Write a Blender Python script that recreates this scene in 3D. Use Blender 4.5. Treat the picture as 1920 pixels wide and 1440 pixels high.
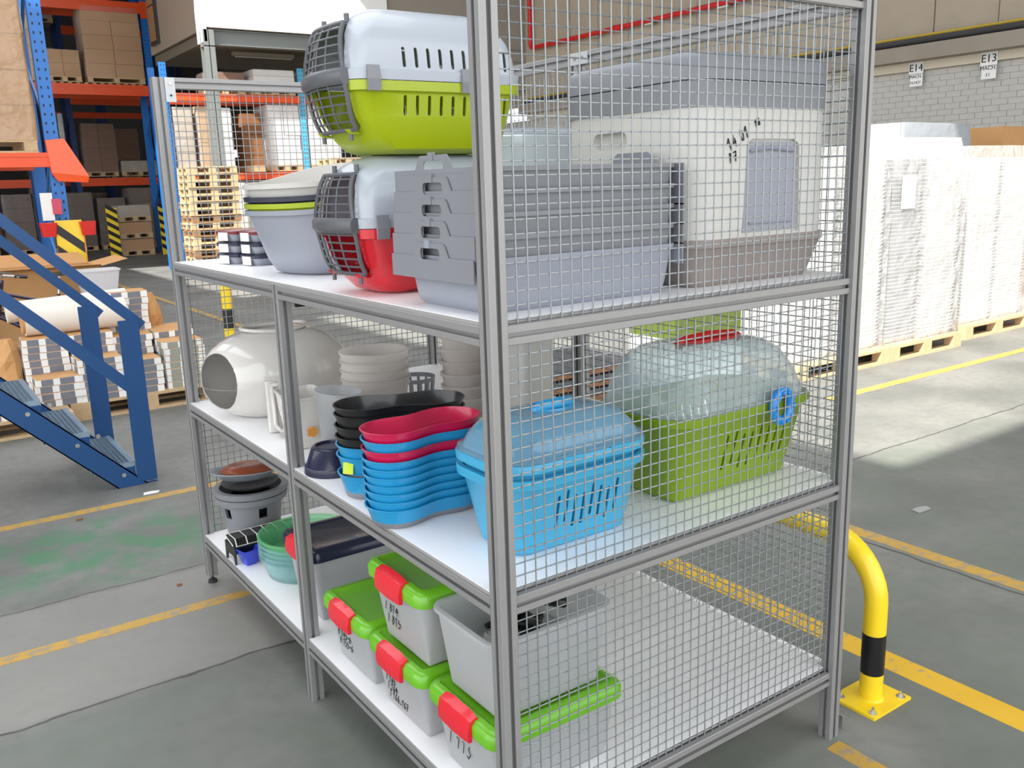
import bpy, bmesh, math, random
from mathutils import Vector, Matrix
PI = math.pi
random.seed(7)
for o in list(bpy.data.objects): bpy.data.objects.remove(o)
S = bpy.context.scene
COL = S.collection

# ---------------------------------------------------------------- camera
cam_d = bpy.data.cameras.new('camera'); cam = bpy.data.objects.new('camera', cam_d); COL.objects.link(cam)
yaw, pitch, roll = 0.96828, -0.22054, -0.0319
fw = Vector((math.cos(yaw)*math.cos(pitch), math.sin(yaw)*math.cos(pitch), math.sin(pitch)))
rt = Vector((math.sin(yaw), -math.cos(yaw), 0)); up = rt.cross(fw)
rt2 = rt*math.cos(roll) + up*math.sin(roll); up2 = up*math.cos(roll) - rt*math.sin(roll)
M = Matrix((rt2, up2, -fw)).transposed().to_4x4(); M.translation = (-1.00536, -1.53382, 1.76478)
cam.matrix_world = M
cam_d.sensor_width = 36; cam_d.lens = 36*1680.83/1920; cam_d.clip_end = 200; cam_d.clip_start = .05
S.camera = cam

# ---------------------------------------------------------------- world, sun, exposure
w = bpy.data.worlds.new('sky'); S.world = w; w.use_nodes = True
bg = w.node_tree.nodes['Background']; bg.inputs[0].default_value = (.95, .97, 1, 1); bg.inputs[1].default_value = 1.7
sun_d = bpy.data.lights.new('sun', 'SUN'); sun = bpy.data.objects.new('sun', sun_d); COL.objects.link(sun)
sun_d.energy = 6.5; sun_d.angle = .012; sun_d.color = (1, .96, .88)
sun.rotation_euler = Vector((8, 4, -9)).to_track_quat('-Z', 'Y').to_euler()
sun.location = (-8, -4, 20)
S.view_settings.view_transform = 'Standard'; S.view_settings.look = 'None'
S.view_settings.gamma = 1; S.view_settings.use_curve_mapping = False
S.view_settings.exposure = 0.80

# ---------------------------------------------------------------- materials
MATS = {}
def srgb(c):
    return tuple(((x/12.92) if x <= .04045 else ((x+.055)/1.055)**2.4) for x in c)
def mat(name, rgb, rough=.5, metal=0, var=.06, scale=8, bump=0, bscale=60, alpha=1, spec=.5, trans=0, coat=0, tl=0, emit=0, bd=.01):
    """procedural Principled material; rgb in 0-255 sRGB"""
    if name in MATS: return MATS[name]
    m = bpy.data.materials.new(name); m.use_nodes = True; MATS[name] = m
    nt = m.node_tree; N = nt.nodes; L = nt.links; b = N['Principled BSDF']
    c = srgb([v/255 for v in rgb])
    tc = N.new('ShaderNodeTexCoord')
    nz = N.new('ShaderNodeTexNoise'); nz.inputs['Scale'].default_value = scale; nz.inputs['Detail'].default_value = 4
    L.new(tc.outputs['Object'], nz.inputs['Vector'])
    mx = N.new('ShaderNodeMix'); mx.data_type = 'RGBA'
    mx.inputs[6].default_value = (*[max(0, x*(1-var)) for x in c], 1); mx.inputs[7].default_value = (*[min(1, x*(1+var)) for x in c], 1)
    L.new(nz.outputs['Fac'], mx.inputs[0]); L.new(mx.outputs[2], b.inputs['Base Color'])
    b.inputs['Roughness'].default_value = rough; b.inputs['Metallic'].default_value = metal
    b.inputs['Specular IOR Level'].default_value = spec; b.inputs['Coat Weight'].default_value = coat
    b.inputs['Transmission Weight'].default_value = trans
    if bump:
        n2 = N.new('ShaderNodeTexNoise'); n2.inputs['Scale'].default_value = bscale; n2.inputs['Detail'].default_value = 3
        L.new(tc.outputs['Object'], n2.inputs['Vector'])
        bp = N.new('ShaderNodeBump'); bp.inputs['Strength'].default_value = bump; bp.inputs['Distance'].default_value = bd
        L.new(n2.outputs['Fac'], bp.inputs['Height']); L.new(bp.outputs[0], b.inputs['Normal'])
    out = N['Material Output']; last = b.outputs[0]
    if tl:
        t = N.new('ShaderNodeBsdfTranslucent'); t.inputs[0].default_value = (*c, 1)
        ms = N.new('ShaderNodeMixShader'); ms.inputs[0].default_value = tl
        L.new(last, ms.inputs[1]); L.new(t.outputs[0], ms.inputs[2]); last = ms.outputs[0]
    if alpha < 1:
        t = N.new('ShaderNodeBsdfTransparent'); t.inputs[0].default_value = (*[min(1, .35+.65*x**.5) for x in c], 1)
        ms = N.new('ShaderNodeMixShader')
        # film and clear plastic look denser at grazing angles
        lw = N.new('ShaderNodeLayerWeight'); lw.inputs[0].default_value = .35
        mr = N.new('ShaderNodeMapRange'); mr.inputs['To Min'].default_value = alpha; mr.inputs['To Max'].default_value = min(1, alpha+.35)
        L.new(lw.outputs['Facing'], mr.inputs['Value']); L.new(mr.outputs[0], ms.inputs[0])
        L.new(t.outputs[0], ms.inputs[1]); L.new(last, ms.inputs[2]); last = ms.outputs[0]
    if last is not b.outputs[0]: L.new(last, out.inputs[0])
    return m

ALU = mat('brushed_aluminium', (147, 146, 146), .42, .35, var=.05, scale=30)
PLATE = mat('aluminium_plate', (190, 192, 192), .45, .45)
WIRE = mat('galvanised_wire', (150, 155, 158), .38, .5, var=.15, scale=120)
BOARD = mat('white_melamine', (250, 250, 252), .35, var=.02)
EDGE = mat('board_edge', (150, 148, 146), .6)
RUB = mat('black_rubber', (34, 34, 35), .7)
STEELB = mat('zinc_bolt', (200, 200, 196), .3, .9)
YEL = mat('yellow_paint', (240, 205, 30), .35, var=.05, coat=.2)
BLK = mat('black_paint', (22, 22, 24), .35)
SBLUE = mat('stair_blue_paint', (26, 72, 124), .4, var=.06, scale=3)
GALV = mat('galvanised_grating', (150, 172, 190), .4, .6, var=.15, scale=40)
RBLUE = mat('rack_blue', (38, 112, 192), .4, var=.08)
RBLUED = mat('rack_dark_blue', (28, 62, 120), .45, var=.08)
RCYAN = mat('rack_light_blue', (90, 175, 215), .4)
ORG = mat('rack_orange', (232, 84, 34), .4, var=.08)
WOOD = mat('pallet_wood', (196, 168, 130), .75, var=.25, scale=14, bump=.3, bscale=90)
WOODD = mat('old_pallet_wood', (150, 112, 76), .8, var=.3, scale=14, bump=.3, bscale=90)
CARD = mat('cardboard', (198, 150, 98), .75, var=.08, scale=5)
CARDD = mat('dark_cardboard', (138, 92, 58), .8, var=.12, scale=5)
WRAP = mat('wrapped_cartons', (206, 170, 128), .22, var=.16, scale=3, bump=.9, bscale=7, coat=.5)
WRAPG = mat('wrapped_grey_goods', (186, 172, 154), .22, var=.22, scale=5, bump=.9, bscale=10, coat=.5)
WRAPD = mat('wrapped_dark_goods', (116, 92, 72), .25, var=.3, scale=5, bump=.9, bscale=9, coat=.4)
WRAPW = mat('wrapped_white_goods', (236, 232, 228), .3, var=.06, scale=5, bump=.6, bscale=10, coat=.3)
FILM = mat('stretch_film', (235, 236, 238), .16, alpha=.10, bump=.8, bscale=12)
CONC = mat('old_concrete', (172, 160, 142), .85, var=.2, scale=1.4, bump=.3)
PAINTW = mat('painted_brick', (186, 184, 178), .75, var=.06, scale=3, bump=.2, bscale=40)
STONE = mat('concrete_ledge', (150, 140, 128), .85, var=.15, scale=2)
REDP = mat('red_pipe_paint', (205, 32, 30), .4)
PAPER = mat('white_paper', (236, 236, 234), .8, var=.03)
INK = mat('black_ink', (24, 24, 26), .7, var=.1)
LIME = mat('lime_plastic', (160, 176, 12), .32, var=.04, coat=.2)
GREEN = mat('green_lid_plastic', (104, 176, 26), .3, var=.04, coat=.3)
REDL = mat('red_latch_plastic', (222, 26, 46), .3, coat=.3)
REDC = mat('red_carrier_plastic', (205, 30, 44), .22, coat=.4, var=.04)
HOOD = mat('pale_blue_grey_plastic', (168, 175, 184), .3, coat=.3, var=.02)
DGREY = mat('dark_grey_plastic', (88, 90, 95), .38)
MGREY = mat('mid_grey_plastic', (128, 130, 136), .42, var=.05)
LGREY = mat('light_grey_plastic', (146, 151, 162), .4, var=.04)
WHITEP = mat('glossy_white_plastic', (212, 209, 204), .14, coat=.6, var=.02)
CREAM = mat('cream_plastic', (200, 198, 193), .35, var=.02)
NAVY = mat('navy_plastic', (26, 30, 58), .3, coat=.3)
BLACKP = mat('black_plastic', (26, 26, 27), .3, coat=.2)
PINK = mat('pink_plastic', (196, 18, 72), .28, coat=.3, var=.03)
BLUEP = mat('sky_blue_plastic', (34, 145, 196), .28, coat=.3, var=.03)
BLUEC = mat('light_blue_cage_plastic', (70, 176, 218), .32, coat=.2, var=.03, tl=.15)
GREENC = mat('olive_green_cage_plastic', (128, 158, 14), .32, coat=.2, var=.03, tl=.1)
TAUPE = mat('taupe_plastic', (142, 132, 128), .45)
BROWN = mat('terracotta_plastic', (138, 66, 38), .35, coat=.2)
ROYAL = mat('royal_blue_plastic', (44, 66, 190), .35, coat=.3)
FROST = mat('frosted_plastic', (218, 220, 222), .38, alpha=.66, tl=.45, var=.02)
CLEARM = mat('cloudy_clear_plastic', (238, 234, 230), .22, alpha=.42, tl=.45, var=.03)
CLEAR = mat('clear_plastic', (215, 228, 232), .08, alpha=.22, coat=1)
CLEARB = mat('clear_blue_tinted_plastic', (150, 200, 225), .08, alpha=.34, coat=1)
TEAL = mat('clear_teal_plastic', (196, 232, 232), .1, alpha=.10, coat=.6)
TEALG = mat('clear_green_plastic', (150, 228, 172), .12, alpha=.22, coat=.6)
RINGB = mat('ring_blue_plastic', (40, 140, 220), .25, coat=.4)
ORANGEP = mat('orange_goods', (210, 96, 60), .5, alpha=.7)
MAROON = mat('maroon_plastic', (110, 24, 34), .3, coat=.3)
DARKM = mat('dark_void', (18, 18, 20), .9)
MIDB = mat('grey_box_print', (118, 121, 130), .6, var=.1)
OLIVEB = mat('silver_box_print', (150, 152, 140), .45, var=.15, scale=12)

# ---------------------------------------------------------------- mesh helpers
class MB:
    def __init__(s): s.v = []; s.f = []
    def add(s, vs, fs):
        n = len(s.v); s.v += [tuple(p) for p in vs]; s.f += [tuple(i+n for i in f) for f in fs]; return s
    def box(s, x0, x1, y0, y1, z0, z1, M=None):
        vs = [(x0,y0,z0),(x1,y0,z0),(x1,y1,z0),(x0,y1,z0),(x0,y0,z1),(x1,y0,z1),(x1,y1,z1),(x0,y1,z1)]
        if M is not None: vs = [M @ Vector(p) for p in vs]
        return s.add(vs, [(0,3,2,1),(4,5,6,7),(0,1,5,4),(1,2,6,5),(2,3,7,6),(3,0,4,7)])
    def loft(s, rings, c0=True, c1=True, closed=False):
        n = len(rings[0]); vs = [p for r in rings for p in r]; fs = []
        m = len(rings)
        for i in range(m if closed else m-1):
            a = i*n; b = ((i+1) % m)*n
            for j in range(n):
                k = (j+1) % n; fs.append((a+j, a+k, b+k, b+j))
        if not closed:
            if c0: fs.append(tuple(range(n-1, -1, -1)))
            if c1: fs.append(tuple((m-1)*n+j for j in range(n)))
        return s.add(vs, fs)
    def tube(s, pts, r, n=8, closed=False, caps=True, flat=1.0):
        pts = [Vector(p) for p in pts]; rings = []; m = len(pts); prev = None
        for i, p in enumerate(pts):
            a = pts[(i-1) % m] if (closed or i > 0) else p; b = pts[(i+1) % m] if (closed or i < m-1) else p
            t = (b-a).normalized()
            if prev is None:
                q = Vector((0, 0, 1)) if abs(t.z) < .9 else Vector((1, 0, 0)); u = t.cross(q).normalized()
            else:
                u = (prev - t*prev.dot(t)).normalized()
            prev = u; v = t.cross(u); rr = r[i] if isinstance(r, (list, tuple)) else r
            rings.append([p + (u*math.cos(2*PI*k/n)*rr + v*math.sin(2*PI*k/n)*rr*flat) for k in range(n)])
        return s.loft(rings, caps, caps, closed)
    def prism(s, poly, z0, z1, M=None):
        r0 = [Vector((x, y, z0)) for x, y in poly]; r1 = [Vector((x, y, z1)) for x, y in poly]
        if M is not None: r0 = [M @ p for p in r0]; r1 = [M @ p for p in r1]
        return s.loft([r0, r1])
    def cyl(s, c, r, z0, z1, n=20, r1=None):
        r1 = r if r1 is None else r1
        return s.loft([circ(c[0], c[1], r, z0, n), circ(c[0], c[1], r1, z1, n)])
    def xf(s, M):
        s.v = [tuple(M @ Vector(p)) for p in s.v]; return s
    def mesh(s, name):
        me = bpy.data.meshes.new(name); me.from_pydata(s.v, [], s.f); me.validate()
        bm = bmesh.new(); bm.from_mesh(me); bmesh.ops.recalc_face_normals(bm, faces=bm.faces); bm.to_mesh(me); bm.free()
        return me
    def build(s, name, m, parent=None, smooth=False, loc=None, stuff=False, label=None, fix=True):
        me = s.mesh(name) if fix else bpy.data.meshes.new(name)
        if not fix: me.from_pydata(s.v, [], s.f)
        me.materials.append(m)
        o = bpy.data.objects.new(name, me); COL.objects.link(o)
        if parent is not None: o.parent = parent
        if loc is not None: o.location = loc
        if smooth:
            me.polygons.foreach_set('use_smooth', [True]*len(me.polygons))
            me.set_sharp_from_angle(angle=math.radians(smooth if smooth is not True else 35))
        if stuff: o['kind'] = 'stuff'
        if label: o['label'] = label
        return o

def circ(cx, cy, r, z, n=24, ry=None, a0=0):
    ry = r if ry is None else ry
    return [(cx+r*math.cos(a0+2*PI*k/n), cy+ry*math.sin(a0+2*PI*k/n), z) for k in range(n)]
def rr(w, d, r, n=5, cx=0, cy=0):
    r = min(r, w/2-1e-4, d/2-1e-4); P = []
    for qx, qy, a in ((1, 1, 0), (-1, 1, 90), (-1, -1, 180), (1, -1, 270)):
        for k in range(n+1):
            t = math.radians(a+90*k/n); P.append((cx+qx*(w/2-r)+r*math.cos(t), cy+qy*(d/2-r)+r*math.sin(t)))
    return P
def R(poly, z): return [(x, y, z) for x, y in poly]
def shell(mb, prof, t, outline):
    """open-top vessel: prof = [(scale_offset, z)] outer profile bottom->top; outline(off) -> 2D poly; t = wall"""
    out = [R(outline(o), z) for o, z in prof]
    inn = [R(outline(o-t), max(z, prof[0][1]+t)) for o, z in reversed(prof)]
    return mb.loft(out+inn)
def cut(o, cutter):
    c = cutter.build('cutter', BLK); md = o.modifiers.new('b', 'BOOLEAN'); md.object = c; md.operation = 'DIFFERENCE'; md.solver = 'EXACT'
    c.parent = o.parent; bpy.context.view_layer.update()
    dg = bpy.context.evaluated_depsgraph_get(); me = bpy.data.meshes.new_from_object(o.evaluated_get(dg))
    o.modifiers.remove(md); old = o.data; sm = len(old.polygons) and old.polygons[0].use_smooth
    o.data = me; bpy.data.meshes.remove(old); bpy.data.objects.remove(c)
    if sm:
        me.polygons.foreach_set('use_smooth', [True]*len(me.polygons)); me.set_sharp_from_angle(angle=math.radians(35))
def tag(o, label, cat, group=None):
    o['label'] = label; o['category'] = cat
    if group: o['group'] = group
    return o
def thing(name, label, cat, loc=(0, 0, 0), rz=0, group=None, tilt=(0, 0)):
    o = bpy.data.objects.new(name, None); COL.objects.link(o); o.empty_display_size = .05
    o.location = loc; o.rotation_euler = (tilt[0], tilt[1], rz)
    return tag(o, label, cat, group)
def struct(name, mb, m, parent=None, **k):
    o = mb.build(name, m, parent, **k)
    if parent is None: o['kind'] = 'structure'
    return o
KIDS = {}
def kids(o): return [c for c in bpy.data.objects if c.parent == o]
def dup(root, loc, rz=None, label=None, group=None, tilt=None, mats=None):
    if root.name not in KIDS:
        KIDS[root.name] = [(c, kids(c)) for c in kids(root)]
    r = root.copy(); COL.objects.link(r); r.location = loc
    if rz is not None: r.rotation_euler[2] = rz
    if tilt is not None: r.rotation_euler[0], r.rotation_euler[1] = tilt
    if label: r['label'] = label
    if group: r['group'] = group
    for ch, gr in KIDS[root.name]:
        c = ch.copy(); COL.objects.link(c); c.parent = r
        for g in gr:
            d = g.copy(); COL.objects.link(d); d.parent = c
    return r
# stroke handwriting -----------------------------------------------------
GL = {'T': [[(0,1),(.7,1)],[(.35,1),(.35,0)]], 'H': [[(0,1),(.05,0)],[(.5,1),(.45,0)],[(.03,.5),(.48,.5)]],
 '0': [[(.3,1),(.05,.6),(.15,.1),(.4,.05),(.5,.5),(.3,1)]], '1': [[(0,.65),(.28,1),(.25,0)]],
 '2': [[(0,.8),(.25,1),(.45,.75),(0,0),(.5,0)]], '3': [[(0,.9),(.4,.95),(.15,.55),(.45,.3),(.25,0),(0,.08)]],
 '4': [[(.3,1),(0,.35),(.5,.4)],[(.4,.7),(.35,0)]], '5': [[(.5,1),(.1,.95),(.05,.55),(.4,.5),(.4,.1),(0,.02)]],
 '6': [[(.4,1),(.08,.5),(.1,.08),(.4,.1),(.4,.4),(.1,.42)]], '7': [[(0,.95),(.5,1),(.2,0)],[(.1,.5),(.45,.55)]],
 '8': [[(.25,.5),(.05,.8),(.28,1),(.45,.8),(.05,.25),(.25,0),(.45,.25),(.25,.5)]], '9': [[(.45,.7),(.1,.6),(.15,.95),(.45,.9),(.35,0)]],
 '-': [[(0,.4),(.5,.45)]], '_': [[(0,.15),(.5,.15)]], ' ': [], 'P': [[(0,0),(.05,1),(.4,.85),(.05,.5)]]}
def scribble(name, text, h, parent, M, thick=.0016):
    mb = MB(); x = 0
    for ch in text:
        for st in GL.get(ch, []):
            pts = [(x+px*h*.8+random.uniform(-1, 1)*h*.03, py*h+random.uniform(-1, 1)*h*.03) for px, py in st]
            for (ax, ay), (bx, by) in zip(pts, pts[1:]):
                d = Vector((bx-ax, by-ay)); L_ = d.length
                if L_ < 1e-6: continue
                n = Vector((-d.y, d.x))/L_*thick; e = d/L_*thick*.6
                mb.add([M @ Vector((ax-e.x+n.x, ay-e.y+n.y, 0)), M @ Vector((bx+e.x+n.x, by+e.y+n.y, 0)), M @ Vector((bx+e.x-n.x, by+e.y-n.y, 0)), M @ Vector((ax-e.x-n.x, ay-e.y-n.y, 0)),
                        M @ Vector((ax-e.x+n.x, ay-e.y+n.y, .0004)), M @ Vector((bx+e.x+n.x, by+e.y+n.y, .0004)), M @ Vector((bx+e.x-n.x, by+e.y-n.y, .0004)), M @ Vector((ax-e.x-n.x, ay-e.y-n.y, .0004))],
                       [(3,2,1,0),(4,5,6,7),(0,1,5,4),(1,2,6,5),(2,3,7,6),(3,0,4,7)])
        x += h*(.62 if ch != ' ' else .4)
    return mb.build(name, INK, parent)
def text(name, s, size, parent, M, m=None):
    cu = bpy.data.curves.new(name, 'FONT'); cu.body = s; cu.size = size; cu.extrude = .002; cu.align_x = 'CENTER'
    ob = bpy.data.objects.new(name, cu); COL.objects.link(ob); bpy.context.view_layer.update()
    me = bpy.data.meshes.new_from_object(ob.evaluated_get(bpy.context.evaluated_depsgraph_get())); bpy.data.objects.remove(ob)
    me.transform(M); me.materials.clear(); me.materials.append(m or INK)
    o = bpy.data.objects.new(name, me); COL.objects.link(o); o.parent = parent; return o
def plane_M(origin, xdir, ydir):
    x = Vector(xdir).normalized(); y = Vector(ydir).normalized(); z = x.cross(y)
    m = Matrix((x, y, z)).transposed().to_4x4(); m.translation = origin; return m
# ================================================================ SETTING
# floor -----------------------------------------------------------------
def floor_mat():
    m = bpy.data.materials.new('concrete_floor'); m.use_nodes = True; nt = m.node_tree; N = nt.nodes; L = nt.links; b = N['Principled BSDF']
    tc = N.new('ShaderNodeTexCoord'); sx = N.new('ShaderNodeSeparateXYZ'); L.new(tc.outputs['Object'], sx.inputs[0])
    def noise(s, d=5, v=None):
        n = N.new('ShaderNodeTexNoise'); n.inputs['Scale'].default_value = s; n.inputs['Detail'].default_value = d
        L.new(v or tc.outputs['Object'], n.inputs['Vector']); return n.outputs['Fac']
    def mth(op, a, c=None, clamp=False):
        n = N.new('ShaderNodeMath'); n.operation = op; n.use_clamp = clamp
        for i, q in enumerate((a, c)):
            if q is None: continue
            if isinstance(q, (int, float)): n.inputs[i].default_value = q
            else: L.new(q, n.inputs[i])
        return n.outputs[0]
    def ramp(f, a, c):
        n = N.new('ShaderNodeMapRange'); L.new(f, n.inputs[0]); n.inputs[1].default_value = a; n.inputs[2].default_value = c; return n.outputs[0]
    def mix(f, A, B):
        n = N.new('ShaderNodeMix'); n.data_type = 'RGBA'
        for i, q in ((0, f), (6, A), (7, B)):
            if isinstance(q, tuple): n.inputs[i].default_value = (*srgb([v/255 for v in q]), 1)
            elif isinstance(q, (int, float)): n.inputs[i].default_value = q
            else: L.new(q, n.inputs[i])
        return n.outputs[2]
    X, Y = sx.outputs[0], sx.outputs[1]
    base = mix(ramp(noise(1.3), .35, .65), (108, 109, 106), (130, 130, 126))
    base = mix(mth('MULTIPLY', ramp(noise(14, 8), .45, .75), .35), base, (94, 94, 90))
    # pale slab between the two joints, greenish slab in front
    band = mth('MULTIPLY', ramp(mth('ADD', Y, mth('MULTIPLY', noise(6), .05)), 1.71, 1.74), mth('SUBTRACT', 1, ramp(mth('ADD', Y, mth('MULTIPLY', noise(4), .12)), 2.72, 2.76)))
    band = mth('MULTIPLY', band, mth('SUBTRACT', 1, ramp(X, 1.3, 1.6)))
    base = mix(mth('MULTIPLY', band, .5), base, (150, 147, 142))
    g1 = mth('MULTIPLY', mth('SUBTRACT', 1, ramp(Y, 1.6, 1.72)), ramp(noise(1.7), .35, .6))
    base = mix(mth('MULTIPLY', g1, .5), base, (102, 112, 101))
    # old green paint patch
    dx = mth('DIVIDE', mth('SUBTRACT', X, -.35), .75); dy = mth('DIVIDE', mth('SUBTRACT', Y, 3.25), .5)
    rad = mth('ADD', mth('POWER', dx, 2.0), mth('POWER', dy, 2.0))
    gp = mth('MULTIPLY', mth('SUBTRACT', 1, ramp(rad, .25, 1.3)), ramp(noise(5, 6), .38, .6))
    base = mix(mth('MULTIPLY', gp, .75), base, (74, 128, 92))
    # joints
    wob = mth('MULTIPLY', mth('SUBTRACT', noise(5, 6), .5), .06)
    for ax, p, wd in ((Y, 1.695, .006), (Y, 2.70, .004), (X, 2.72, .006)):
        d = mth('ABSOLUTE', mth('SUBTRACT', mth('ADD', ax, wob), p))
        j = mth('SUBTRACT', 1, ramp(d, wd*.5, wd*1.6))
        base = mix(mth('MULTIPLY', j, .8), base, (52, 50, 47))
    L.new(base, b.inputs['Base Color'])
    L.new(ramp(noise(3), 0, 1), b.inputs['Roughness']); b.inputs['Specular IOR Level'].default_value = .3
    rg = N.new('ShaderNodeMapRange'); L.new(noise(2.5), rg.inputs[0]); rg.inputs[3].default_value = .45; rg.inputs[4].default_value = .75; L.new(rg.outputs[0], b.inputs['Roughness'])
    bp = N.new('ShaderNodeBump'); bp.inputs['Strength'].default_value = .15; bp.inputs['Distance'].default_value = .005
    L.new(noise(30, 6), bp.inputs['Height']); L.new(bp.outputs[0], b.inputs['Normal'])
    return m
struct('floor', MB().box(-22, 14.2, -14, 46, -.1, 0), floor_mat())
def line_mat(name, c, wear):
    m = mat(name, c, .6, var=.1, scale=5); nt = m.node_tree; N = nt.nodes; L = nt.links; b = N['Principled BSDF']
    src = b.inputs['Base Color'].links[0].from_socket; n = N.new('ShaderNodeTexNoise'); n.inputs['Scale'].default_value = 22; n.inputs['Detail'].default_value = 7
    tc = N.new('ShaderNodeTexCoord'); L.new(tc.outputs['Object'], n.inputs[0])
    mr = N.new('ShaderNodeMapRange'); mr.inputs[1].default_value = .62-wear*.35; mr.inputs[2].default_value = .78-wear*.2; L.new(n.outputs[0], mr.inputs[0])
    mx = N.new('ShaderNodeMix'); mx.data_type = 'RGBA'; mx.inputs[7].default_value = (*srgb((.54, .53, .5)), 1)
    L.new(mr.outputs[0], mx.inputs[0]); L.new(src, mx.inputs[6]); L.new(mx.outputs[2], b.inputs['Base Color']); return m
YL = line_mat('fresh_yellow_line_paint', (214, 170, 44), .1); YLW = line_mat('worn_yellow_line_paint', (186, 148, 64), .40)
for bx_, m_, lb in (((2.76, 2.85, -4, 24), YLW, 'pale yellow floor line beyond the guard rail, running far into the hall'),
                 ((1.755, 1.87, -4, 7), YL, 'bright yellow floor line just behind the yellow guard rail'),
                 ((1.19, 1.255, -3, -.02), YLW, 'faded yellow floor line starting at the right front foot of the rack'),
                 ((-6, 1.7, 3.85, 3.93), YLW, 'yellow floor line between the blue stairs and the green stain'),
                 ((-6, .45, 2.215, 2.285), YLW, 'yellow floor line running under the far left leg of the rack'),
                 ((5.0, 13.5, 2.70, 2.80), YLW, 'yellow floor line in the sunlight before the wrapped pallets')):
    o = MB().box(bx_[0], bx_[1], bx_[2], bx_[3], 0, .0012).build('floor_line', m_); tag(o, lb, 'floor marking')
# right wall -------------------------------------------------------------
def wall_brick_mat():
    m = mat('painted_brickwork', (182, 180, 174), .8, var=.08, scale=2); nt = m.node_tree; N = nt.nodes; L = nt.links; b = N['Principled BSDF']
    tc = N.new('ShaderNodeTexCoord'); mp = N.new('ShaderNodeMapping'); mp.inputs['Rotation'].default_value = (PI/2, 0, PI/2); L.new(tc.outputs['Object'], mp.inputs[0])
    br = N.new('ShaderNodeTexBrick'); br.inputs['Scale'].default_value = 1; br.inputs['Brick Width'].default_value = .26; br.inputs['Row Height'].default_value = .095; br.inputs['Mortar Size'].default_value = .006
    L.new(mp.outputs[0], br.inputs[0]); bp = N.new('ShaderNodeBump'); bp.invert = True; bp.inputs['Strength'].default_value = .3; bp.inputs['Distance'].default_value = .01
    L.new(br.outputs['Fac'], bp.inputs['Height']); L.new(bp.outputs[0], b.inputs['Normal']); return m
WB = wall_brick_mat()
wall = struct('wall_right', MB().box(14, 14.3, -14, 46, 0, 3.42), WB)
bk = MB().box(-.012, .012, .002, .256, .0015, .0925).build('brick', PAINTW, wall); first = True
for r_ in range(14):
    for c_ in range(17):
        y = 4.7+c_*.26+(.13 if r_ % 2 else 0); z = 2.08+r_*.095
        o = bk if first else bk.copy()
        if not first: COL.objects.link(o)
        first = False; o.location = (13.994+random.uniform(-.002, .002), y, z)
struct('trim_1', MB().box(13.9, 14.3, -14, 19, 3.42, 3.56), mat('beige_trim', (214, 204, 184), .8))
struct('trim_2', MB().box(13.6, 14.3, -14, 19, 3.56, 3.80), STONE)
up_w = struct('wall_upper', MB().box(14.05, 14.3, -14, 46, 3.80, 9), CONC)
pm = MB().box(13.99, 14.05, 0, 1.06, 3.86, 8.9).mesh('wall_panel'); pm.materials.append(CONC)
for i in range(18):
    o = bpy.data.objects.new('wall_panel', pm); COL.objects.link(o); o.parent = up_w; o.location = (random.uniform(-.01, .01), 1+i*1.08, 0)
def pipe(name, pts, r, m, label, cat, n=10):
    o = MB().tube(pts, r, n).build(name, m, smooth=True); return tag(o, label, cat)
pipe('wall_pipe', [(13.78, -10, 3.88), (13.78, 19, 3.88)], .05, mat('dark_pipe', (62, 62, 62), .5), 'dark grey service pipe lying on the wall ledge', 'pipe')
pipe('yellow_pipe', [(13.86, -10, 3.97), (13.86, 19, 3.97)], .022, mat('gas_yellow', (196, 168, 60), .5), 'thin yellow gas pipe above the dark service pipe on the wall', 'pipe')
rp = thing('fire_pipe', 'red fire water pipe running along the upper right wall and turning up', 'pipe', (13.85, 18.7, 5.22))
MB().tube([(0, 0, 3.6), (0, 0, .12), (0, -.03, .03), (0, -.12, 0), (0, -16, 0)], .055, 12).build('pipe_run', REDP, rp, smooth=True)
MB().tube([(0, -3.3, 0), (0, -3.6, 0)], .075, 12).build('coupling', REDP, rp, smooth=True)
MB().tube([(0, -7.6, 0), (0, -7.9, 0)], .075, 12).build('coupling', REDP, rp, smooth=True)
for y in (-2.5, -4.4, -6.6): MB().box(-.02, .13, y-.25, y+.02, -.09, -.055).build('wall_bracket', STEELB, rp)
# wall signs
for (yc, zt, zb, wd, rows, lb) in ((7.67, 3.555, 3.17, .26, (('E14', .17, .245), ('MACH.', .075, .135), ('13,14,21', .06, .045)), 'white wall sign reading E14 with MACH. line, left of the two signs'),
                              (6.43, 3.575, 3.16, .27, (('E13', .17, .26), ('MACH.', .085, .14), ('11', .075, .04)), 'white wall sign reading E13, right of the two signs')):
    sg = thing('wall_sign', lb, 'sign', (13.885, yc, zb))
    H_ = zt-zb
    MB().box(-.004, .004, -wd/2, wd/2, .195, H_).build('sign_board', PAPER, sg)
    MB().box(-.004, .004, -wd/2+.005, wd/2-.03, -.01, .185).build('sign_board', PAPER, sg)
    for s_, sz, zz in rows:
        text('lettering', s_, sz, sg, plane_M((-.0065, 0, zz-.012), (0, -1, 0), (0, 0, 1)))
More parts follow.
